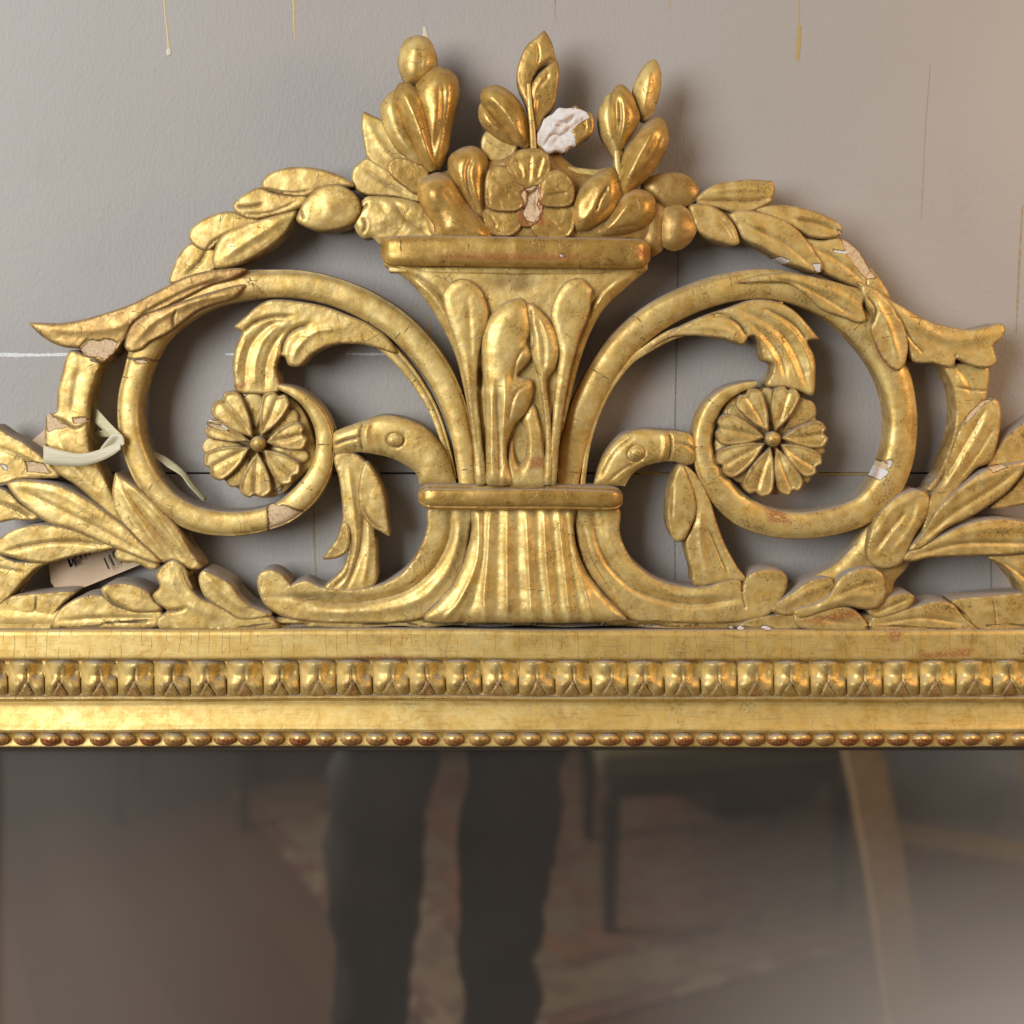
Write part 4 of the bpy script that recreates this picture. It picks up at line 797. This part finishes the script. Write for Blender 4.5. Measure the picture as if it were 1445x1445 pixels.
# right
carve('branch', mirror, [(1120,846),(1140,818),(1177,797),(1205,770),(1222,745),(1245,720),(1290,698),(1310,690),(1318,720),(1300,760),(1280,800),(1262,822),(1256,846),(1200,862),(1140,862)], 56, 8, 16, step=3)
carve('outer_stem', mirror, [(1334,516),(1360,514),(1393,518),(1393,553),(1388,571),(1360,600),(1347,640),(1330,672),(1316,692),(1309,690),(1325,668),(1337,638),(1347,606),(1349,575),(1345,547)], 64, 8, 14, [g([(1352,520),(1366,540),(1370,556)], 4, 2, .1), rr_([(1352,528),(1362,548)], 4, 2), g([(1350,546),(1372,550),(1392,552)], 1.5, 2, .7)])
carve('leaf', mirror, [(1385,570),(1400,563),(1409,567),(1412,589),(1408,618),(1397,650),(1375,662),(1352,690),(1330,722),(1309,756),(1300,760),(1306,730),(1312,704),(1331,676),(1342,640),(1354,606),(1368,586)], 70, 9, 12, [rr_([(1398,580),(1376,622),(1340,680)], 5, 2.6), g([(1390,578),(1362,625),(1326,690)], 3.5, 2.5, .15), g([(1404,600),(1380,640),(1350,680)], 3, 1.5, .1)])
carve('leaf', mirror, [(1394,656),(1409,632),(1422,615),(1445,597),(1475,580),(1475,640),(1446,652),(1414,655)], 62, 6, 10)
carve('leaf', mirror, [(1399,716),(1427,692),(1445,672),(1470,655),(1470,706),(1440,712),(1419,716)], 64, 6, 10)
carve('leaf', mirror, [(1225,789),(1226,760),(1240,727),(1265,702),(1292,692),(1308,697),(1311,712),(1305,732),(1289,757),(1281,777),(1270,796),(1245,802)], 74, 9, 12, [g([(1234,778),(1256,748),(1276,724)], 3.4, 3.6, .3), rr_([(1232,762),(1262,718),(1290,702)], 5, 1.8), rr_([(1262,778),(1290,740),(1300,708)], 5, 2)])
carve('leaf', mirror, [(1284,775),(1304,750),(1322,720),(1347,695),(1384,667),(1412,658),(1448,651,1),(1442,668),(1419,695),(1374,726),(1334,746),(1300,773)], 76, 9, 13, [g([(1300,762),(1346,724),(1400,690),(1438,662)], 4, 3.2, .2), rr_([(1310,738),(1360,690),(1420,664)], 5, 2)])
carve('leaf', mirror, [(1272,788),(1286,776),(1299,772),(1334,753),(1372,737),(1409,732),(1445,736),(1475,745),(1475,770),(1445,780),(1409,783),(1359,784),(1309,787),(1285,792)], 73, 9, 13, [g([(1290,784),(1350,768),(1420,766),(1460,768)], 3, 2.5, .3), rr_([(1310,772),(1370,750),(1440,745)], 5, 1.5)])
carve('leaf', mirror, [(1396,786),(1445,781),(1475,776),(1475,852),(1447,838),(1434,819),(1417,799)], 66, 7, 10, [g([(1410,790),(1440,810),(1460,832)], 3, 2, .3)])
carve('acanthus_base', mirror, [(1088,860),(1108,843),(1122,834),(1135,824),(1152,817),(1170,816),(1177,824),(1173,838),(1164,850),(1140,862),(1112,868)], 74, 7, 12, [rr_([(1104,856),(1140,836),(1168,824)], 5, 1.5)])
carve('acanthus_base', mirror, [(1226,862),(1247,846),(1275,837),(1290,842),(1283,857),(1260,867),(1236,872)], 74, 6, 10, [g([(1232,866),(1256,856),(1280,846)], 2.4, 2.2, .3)])
carve('acanthus_base', mirror, [(1120,862),(1150,852),(1172,838),(1185,816),(1205,804),(1230,802),(1245,810),(1250,827),(1248,846),(1237,858),(1218,859),(1196,855),(1165,862),(1130,872)], 79, 10, 15, [g([(1180,842),(1210,828),(1236,822)], 3, 2, .2), rr_([(1150,860),(1200,842),(1238,842)], 6, 2.4)])
carve('acanthus_base', mirror, [(1122,866),(1150,860),(1194,857),(1212,866),(1224,888),(1185,890),(1147,889),(1124,882)], 77, 7, 12, [g([(1150,872),(1200,880)], 3, 1.5, .2)])
carve('acanthus_base', mirror, [(1226,888),(1236,868),(1285,858),(1322,848),(1344,853),(1360,872),(1378,889),(1300,891)], 72, 7, 12, [g([(1240,880),(1300,872),(1360,880)], 2.6, 2, .25)])
carve('acanthus_base', mirror, [(1344,848),(1384,842),(1445,837),(1490,834),(1490,888),(1440,888),(1382,888),(1360,864)], 68, 6, 12, [g([(1400,842),(1404,862),(1406,886)], 1.2, 2, .8)])
carve('acanthus_base', mirror, [(1095,868),(1128,860),(1134,884),(1090,888),(1040,886),(1060,874)], 72, 5, 10)
# ================================================================== price tag on its raffia ribbon (hangs on the stem: its own thing)
k = NT('raffia'); k.set(Base_Color=k.mix(k.ramp(k.noise(60, 3, 0.6, vec=k.coord((1, 1, 14))), 0.35, 0.65), (0.72, 0.66, 0.42), (0.60, 0.52, 0.29)), Roughness=0.5)
k.put(k.b.inputs['Normal'], k.bump(k.noise(90, 3, 0.6, vec=k.coord((1, 1, 14))), 0.4, 0.0006)); RAFFIA = k.m
k = NT('raffia_front'); k.set(Base_Color=k.mix(k.ramp(k.noise(60, 3, 0.6, vec=k.coord((1, 1, 14))), 0.35, 0.65), (0.72, 0.66, 0.47), (0.64, 0.57, 0.38)), Roughness=0.5); RAFFIAW = k.m
CARD = simple('manila_card', (0.74, 0.56, 0.37), 0.8, 0, (0.69, 0.51, 0.33), 30, 0.2, 900)
INK = simple('black_ink', (0.012, 0.012, 0.014), 0.5)
tagt = thing('price_tag', 'manila tag with black handwriting tied by pale raffia ribbon to the left outer stem', 'price tag', P(120, 640, 85))
def ribbon(name, pts, mat, vert=False):
    """pts: (px, py, d, half width, tilt)"""
    A = np.array(pts, float); V = []; n = len(A); segs = 6; out = []
    for i in range(n-1):
        p0 = A[max(i-1, 0)]; p1 = A[i]; p2 = A[i+1]; p3 = A[min(i+2, n-1)]
        for j in range(segs):
            t = j/segs; out.append(0.5*((2*p1)+(-p0+p2)*t+(2*p0-5*p1+4*p2-p3)*t*t+(-p0+3*p1-3*p2+p3)*t**3))
    out.append(A[-1]); out = np.array(out); T = np.gradient(out[:, :2], axis=0); T /= np.linalg.norm(T, axis=1)[:, None]+1e-6
    F = []
    for i, q in enumerate(out):
        nrm = np.array([0.0, 1.0]) if vert else np.array([-T[i, 1], T[i, 0]])
        for s in (-1, -.33, .33, 1):
            d = q[2]+q[4]*s*1.6
            V.append(P(q[0]+nrm[0]*q[3]*s, q[1]+nrm[1]*q[3]*s, d))
    for i in range(len(out)-1):
        for j in range(3): F.append((i*4+j, i*4+j+1, i*4+5+j, i*4+4+j))
    o = finish(name, V, F, mat, tagt); so = o.modifiers.new('thickness', 'SOLIDIFY'); so.thickness = 0.0003; return o
ribbon('ribbon', [(72,630,60,9,0),(65,636,70,11,0),(61.5,639,78,12,0),(62,641,85,12.5,-.3),(68,643,88,12.5,-.5),(90,647,90,10.5,-.5),(115,649,90,9,-.4),(140,643,89,8.5,.4),(158,635,88,8,1),(170,627,86,7,2)], RAFFIAW, True)
ribbon('ribbon', [(171,629,86,5,1),(166,619,84,8,2),(158,625,83,8,3),(148,636,82,7,3),(142,643,80,5,3)], RAFFIAW)
ribbon('ribbon', [(172,620,80,5,1),(160,612,76,7,2),(148,600,66,7,3),(136,588,52,8,3),(126,578,40,8,3)], RAFFIA)
ribbon('ribbon', [(172,622,78,5,1),(160,614,60,5,2),(145,612,46,5,1),(128,616,36,5,1)], RAFFIA)
ribbon('ribbon', [(200,636,34,4,1),(225,645,40,4.5,2),(240,655,44,5.5,2),(258,668,46,4,2),(270,684,44,4,2),(290,706,38,3,2)], RAFFIA)
def card(pts, d):
    V = [P(x, y, dd) for x, y, dd in pts]; n = len(V)
    V2 = [(v[0], v[1]+0.0005, v[2]) for v in V]
    F = [list(range(n)), list(range(n, 2*n))[::-1]]+[[i, i+n, (i+1) % n+n, (i+1) % n] for i in range(n)]
    return finish('card', V+V2, F, CARD, tagt, smooth=False)
cardo = card([(64,760,33),(150,742,33),(208,770,26),(190,790,26),(200,796,26),(86,842,26),(72,822,27)], 0)
card([(30,634,30),(66,604,30),(80,640,30),(60,662,30),(38,655,30)], 0)
def ink(pts):
    A = crom([(p[0], p[1]) for p in pts], False, 2.0); V = []; F = []
    T = np.gradient(A, axis=0); T /= np.linalg.norm(T, axis=1)[:, None]+1e-6
    for i, q in enumerate(A):
        n = np.array([-T[i, 1], T[i, 0]])*1.35
        V += [P(*(q+n), 36.5), P(*(q-n), 36.5)]
    for i in range(len(A)-1): F.append((i*2, i*2+1, i*2+3, i*2+2))
    o = finish('handwriting', V, F, INK, cardo, smooth=False); s = o.modifiers.new('thickness', 'SOLIDIFY'); s.thickness = 0.0002
# visible strokes: W I T H / 1 1 9
ink([(96,788),(100,800),(98,792)]); ink([(97,789),(101,799),(103,789)]); ink([(103,789),(107,797),(105,776)])
ink([(111,779),(116,790)]); ink([(119,776),(121,786)]); ink([(125,772),(127,783)]); ink([(119,780),(128,778)])
ink([(147,787),(154,803)]); ink([(154,783),(161,798)]); ink([(166,778),(160,779),(162,786),(168,784),(166,778),(172,795)])
# ================================================================== the room the mirror looks into (real things at real places)
A0 = math.radians(-27)
k = NT('floor_boards')
v = k.coord((1, 1, 1), (0, 0, -A0)); sp = k.n('ShaderNodeSeparateXYZ'); k.put(sp.inputs[0], v)
cellc = k.n('ShaderNodeSeparateColor'); k.put(cellc.inputs[0], k.vor(7, None, '1D', 'F1', sp.outputs[0]))
wc = k.mix(cellc.outputs[0], (0.065, 0.036, 0.020), (0.10, 0.057, 0.032)); wc = k.mix(k.ramp(k.noise(20, 4, 0.6, vec=k.coord((1, 1, 1), (0, 0, -A0))), .4, .7, 0, .5), wc, (0.10, 0.05, 0.028))
k.set(Base_Color=wc, Roughness=0.8)
FLOOR = k.m
floor = finish('floor', [(-5,0,0),(5,0,0),(5,-7,0),(-5,-7,0)], [(3,2,1,0)], FLOOR, None, smooth=False); floor['kind'] = 'structure'
RW = simple('room_wall_paint', (0.30, 0.27, 0.24), 0.8)
rw = finish('room_wall', [(-5,-7,0),(5,-7,0),(5,-7,2.9),(-5,-7,2.9)], [(0,1,2,3)], RW, None, smooth=False); rw['kind'] = 'structure'
# rug
def rugmat(name, a, b, c, s):
    k = NT(name); r1 = k.noise(s, 3, 0.7); r2 = k.vor(s*1.4, k.coord(), '3D', 'F1'); q = k.n('ShaderNodeSeparateColor'); k.put(q.inputs[0], r2)
    col = k.mix(k.ramp(r1, .42, .58), a, b); col = k.mix(k.ramp(q.outputs[0], .68, .74), col, c)
    k.set(Base_Color=col, Roughness=0.95); k.put(k.b.inputs['Normal'], k.bump(k.noise(400, 2, .6), .5, .002)); return k.m
RUGF = rugmat('rug_field', (0.20, 0.095, 0.055), (0.13, 0.07, 0.045), (0.16, 0.12, 0.075), 11)
RUGB = rugmat('rug_border', (0.21, 0.155, 0.10), (0.185, 0.13, 0.08), (0.15, 0.10, 0.065), 14)
RUGE = rugmat('rug_edge', (0.17, 0.08, 0.06), (0.12, 0.07, 0.05), (0.24, 0.18, 0.12), 12)
a = Vector((0.03, -1.77)); ex = Vector((math.cos(A0), math.sin(A0))); ey = Vector((math.sin(A0), -math.cos(A0)))
def rugpiece(par, u0, u1, v0, v1, h, mat, name):
    c = [a+ex*u0+ey*v0, a+ex*u1+ey*v0, a+ex*u1+ey*v1, a+ex*u0+ey*v1]
    V = [(p.x, p.y, h) for p in c]+[(p.x, p.y, 0.001) for p in c]
    return finish(name, V, [(3,2,1,0),(0,1,5,4),(1,2,6,5),(2,3,7,6),(3,0,4,7)], mat, par, smooth=False)
rug = rugpiece(None, -0.20, 2.2, -0.06, 1.75, 0.006, RUGE, 'rug'); tag(rug, 'red patterned rug with beige border on the wooden floor, seen in the mirror', 'rug')
rugpiece(rug, -0.14, 2.14, 0.0, 1.69, 0.0085, RUGB, 'border'); rugpiece(rug, 0.02, 1.98, 0.16, 1.53, 0.011, RUGE, 'border'); rugpiece(rug, 0.05, 1.95, 0.19, 1.50, 0.0135, RUGF, 'field')
# stool / bench
DARK = simple('dark_wood', (0.035, 0.022, 0.016), 0.45, 0, (0.02, 0.014, 0.011), 40)
OLIVE = simple('olive_upholstery', (0.15, 0.13, 0.06), 0.85, 0, (0.12, 0.105, 0.05), 60, 0.4)
def post(name, par, p0, p1, r0, r1, mat, n=12):
    a_, b_ = Vector(p0), Vector(p1); d = (b_-a_).normalized(); s = d.cross(Vector((0, 1, 0.01))).normalized(); t = d.cross(s); V = []; m = 6
    for i in range(m+1):
        f = i/m; c = a_.lerp(b_, f); r = r0+(r1-r0)*f
        for j in range(n):
            an = 2*math.pi*j/n; V.append(tuple(c+(s*math.cos(an)+t*math.sin(an))*r))
    F = [(i*n+j, i*n+(j+1) % n, (i+1)*n+(j+1) % n, (i+1)*n+j) for i in range(m) for j in range(n)]
    F += [tuple(range(n))[::-1], tuple(m*n+j for j in range(n))]
    return finish(name, V, F, mat, par)
def stool(label, corners, h, mat, th=0.07, r=(0.026, 0.016)):
    cx = sum(c[0] for c in corners)/4; cy = sum(c[1] for c in corners)/4
    t = thing('upholstered_bench', label, 'bench', (cx, cy, 0.012))
    for c in corners: post('leg', t, (c[0], c[1], 0.014), (c[0], c[1], h-th-.06), r[1], r[0], DARK)
    def slab(nm, grow, z0, z1, m):
        cs = [(cx+(c[0]-cx)*grow, cy+(c[1]-cy)*grow) for c in corners]
        o = finish(nm, [(x, y, z0) for x, y in cs]+[(x, y, z1) for x, y in cs], [(3,2,1,0),(4,5,6,7),(0,1,5,4),(1,2,6,5),(2,3,7,6),(3,0,4,7)], m, t, smooth=False)
        b = o.modifiers.new('bevel', 'BEVEL'); b.width = min(0.02, (z1-z0)*.4); b.segments = 3; return o
    slab('apron', 1.02, h-th-.06, h-th, DARK); slab('seat', 1.10, h-th+.001, h, mat); return t
stool('dark legged bench with olive seat standing on the red rug, seen in the mirror', [(.246,-2.19),(.86,-2.32),(.80,-2.92),(.228,-2.79)], .47, OLIVE)
# small side table left
t = thing('side_table', 'small thin legged dark table on the floorboards behind the photographer, seen in the mirror', 'table', (-1.0, -3.1, 0))
for c in ((-.82,-2.9),(-1.22,-2.95),(-.86,-3.3),(-1.25,-3.32)): post('leg', t, (c[0], c[1], .001), (c[0], c[1], .68), .011, .017, DARK)
box('top', t, (-1.03,-3.12,.70), (.55,.52,.035), DARK)
# box under the bench
bx = thing('storage_box', 'dark wooden box on the rug behind the bench, seen in the mirror', 'box', (.75, -3.05, .014))
box('body', bx, (.75,-3.15,.16), (.42,.3,.28), DARK, Matrix.Rotation(A0, 3, 'Z')); box('lid', bx, (.75,-3.15,.318), (.44,.32,.03), DARK, Matrix.Rotation(A0, 3, 'Z'))
# leaning picture frames
OLDGOLD = simple('dull_gilt_wood', (0.62, 0.44, 0.22), 0.5, 0.2, (0.50, 0.34, 0.17), 30, 0.3, 200)
PANE = simple('grey_picture_glass', (0.46, 0.46, 0.45), 0.5, 0, (0.25, 0.26, 0.26), 3)
def pframe(label, o, ax, up, W, H, fw, th, pane, bow=0.0):
    t = thing('picture_frame', label, 'picture frame', o)
    o = Vector(o); ax = Vector(ax).normalized(); up = Vector(up).normalized(); nr = ax.cross(up).normalized()
    def bar(u0, v0, u1, v1, nm='frame_side', bw=0.0):
        A_ = o+ax*u0+up*v0; B_ = o+ax*u1+up*v1; d = (B_-A_).normalized(); s = nr.cross(d); V = []; m = 14
        pr = [(-.5, 0), (-.5, .5), (-.3, .8), (0, 1), (.2, .7), (.5, .55), (.5, 0)]
        for i in range(m+1):
            f = i/m; c = A_.lerp(B_, f)+s*bw*math.sin(math.pi*f)
            for a_, b_ in pr: V.append(tuple(c+s*a_*fw+nr*(b_*th)))
        n = len(pr); F = [(i*n+j, i*n+(j+1) % n, (i+1)*n+(j+1) % n, (i+1)*n+j) for i in range(m) for j in range(n)]
        F += [tuple(range(n))[::-1], tuple(m*n+j for j in range(n))]
        finish(nm, V, F, OLDGOLD, t)
    bar(fw*.5, fw, fw*.5, H-fw, bw=bow); bar(W-fw*.5, H-fw, W-fw*.5, fw, bw=bow); bar(0, H-fw*.5, W, H-fw*.5); bar(W, fw*.5, 0, fw*.5)
    if pane:
        c = [o+ax*fw*.9+up*fw*.9+nr*.004, o+ax*(W-fw*.9)+up*fw*.9+nr*.004, o+ax*(W-fw*.9)+up*(H-fw*.9)+nr*.004, o+ax*fw*.9+up*(H-fw*.9)+nr*.004]
        finish('glass_pane', [tuple(q) for q in c]+[tuple(q-nr*.003) for q in c], [(0,1,2,3),(7,6,5,4),(0,4,5,1),(1,5,6,2),(2,6,7,3),(3,7,4,0)], PANE, t, smooth=False)
    return t
# near frame: left side seen from (1215,1060) to (1300,1445)
pframe('large empty gilt frame leaning at the right behind the photographer, seen in the mirror', (.80,-1.62,.02), (1,-.15,0), (-.16,-.30,1), .85, 1.15, .085, .04, False, -.03)
pframe('smaller gilt frame with grey glass standing at far right in the mirror', (1.02,-2.80,.016), (.9,.42,0), (0,-.2,1), .55, .75, .06, .03, True)
# ------------------------------------------------------------------ the photographer
TROUS = simple('dark_trousers', (0.018, 0.014, 0.013), 0.85, 0, (0.012, 0.010, 0.010), 20, 0.5, 60, 0.004)
COAT = simple('dark_jumper', (0.05, 0.05, 0.055), 0.9); SKIN = simple('skin', (0.52, 0.33, 0.25), 0.5); SHOE = simple('brown_leather', (0.07, 0.04, 0.025), 0.4); HAIR = simple('dark_hair', (0.04, 0.028, 0.02), 0.7)
per = thing('person', 'person in dark trousers and jumper photographing the mirror, only the legs reflected in it', 'person', (-.118, -1.44, 0))
def skinned(name, verts, edges, radii, mat, root=0, sub=2):
    me = bpy.data.meshes.new(name); c = Vector(verts[root]); me.from_pydata([tuple(Vector(v)-c) for v in verts], edges, [])
    o = bpy.data.objects.new(name, me); COL.objects.link(o); put(o, per, c)
    s = o.modifiers.new('skin', 'SKIN'); s.use_smooth_shade = True
    for i, r in enumerate(radii):
        sv = me.skin_vertices[0].data[i]; sv.radius = r if isinstance(r, tuple) else (r, r); sv.use_root = (i == root)
    b = o.modifiers.new('subsurf', 'SUBSURF'); b.levels = sub; b.render_levels = sub
    me.materials.append(mat); return o
X = -.118; Yb = -1.44
skinned('trousers', [(X,Yb,.93),(X-.125,Yb,.86),(X-.13,Yb+.005,.70),(X-.145,Yb+.02,.55),(X-.15,Yb+.005,.42),(X-.155,Yb-.0,.33),(X-.155,Yb-.01,.11),(X+.125,Yb,.86),(X+.130,Yb+.01,.70),(X+.118,Yb+.02,.55),(X+.105,Yb+.005,.42),(X+.09,Yb,.33),(X+.095,Yb-.01,.11),(X,Yb,1.02)],
        [(0,1),(1,2),(2,3),(3,4),(4,5),(5,6),(0,7),(7,8),(8,9),(9,10),(10,11),(11,12),(0,13)], [.14,.112,.104,.104,.098,.080,.085,.112,.104,.102,.098,.080,.085,.15], TROUS)
tx = bpy.data.textures.new('cloth_folds', 'CLOUDS'); tx.noise_scale = 0.11; tx.noise_depth = 2
dm = bpy.data.objects['trousers'].modifiers.new('folds', 'DISPLACE'); dm.texture = tx; dm.strength = 0.075; dm.mid_level = 0.5; dm.texture_coords = 'LOCAL'
skinned('body', [(X,Yb,1.0),(X,Yb+.01,1.2),(X,Yb,1.38),(X,Yb+.01,1.50),(X-.19,Yb,1.40),(X-.27,Yb+.02,1.14),(X-.10,Yb+.12,1.33),(X+.19,Yb,1.40),(X+.27,Yb+.02,1.14),(X+.16,Yb+.12,1.33)],
        [(0,1),(1,2),(2,3),(2,4),(4,5),(5,6),(2,7),(7,8),(8,9)], [.14,.145,.15,.055,.06,.05,.035,.06,.05,.035], COAT)
hd = skinned('head', [(X,Yb+.02,1.50),(X,Yb+.02,1.60),(X,Yb+.01,1.68),(X,Yb+.115,1.585)], [(0,1),(1,2),(1,3)], [.05,(.078,.092),(.075,.085),.014], SKIN)
skinned('hair', [(X,Yb-.02,1.62),(X,Yb-.015,1.70),(X,Yb+.05,1.74)], [(0,1),(1,2)], [.082,.08,.05], HAIR)
for sx in (-1, 1):
    skinned('ear', [(X+sx*.085,Yb+.01,1.585),(X+sx*.09,Yb+.005,1.615)], [(0,1)], [.012,.015], SKIN)
    skinned('eye', [(X+sx*.032,Yb+.088,1.612),(X+sx*.034,Yb+.089,1.612)], [(0,1)], [.011,.011], simple('eye_white', (.7,.7,.7), .2))
    hx = X+(-.085 if sx < 0 else .145); h0 = (hx,Yb+.14,1.35)
    skinned('hand', [h0,(hx,Yb+.17,1.39),(hx-sx*.0,Yb+.185,1.43)], [(0,1),(1,2)], [.026,(.034,.018),(.03,.015)], SKIN)
    for f in range(4):
        fx = hx+(f-1.5)*.017; L_ = (.052,.062,.058,.045)[f]
        skinned('finger', [(fx,Yb+.185,1.425),(fx,Yb+.192,1.425+L_*.6),(fx,Yb+.175,1.425+L_)], [(0,1),(1,2)], [.009,.0085,.007], SKIN, sub=1)
    skinned('finger', [(hx-sx*-.025,Yb+.16,1.385),(hx-sx*-.05,Yb+.18,1.405),(hx-sx*-.055,Yb+.185,1.43)], [(0,1),(1,2)], [.011,.010,.008], SKIN, sub=1)
    fx = X-.17 if sx < 0 else X+.095
    skinned('shoe', [(fx,Yb-.05,.052),(fx,Yb+.06,.050),(fx+sx*.01,Yb+.17,.038)], [(0,1),(1,2)], [(.045,.05),(.046,.046),(.042,.034)], SHOE)
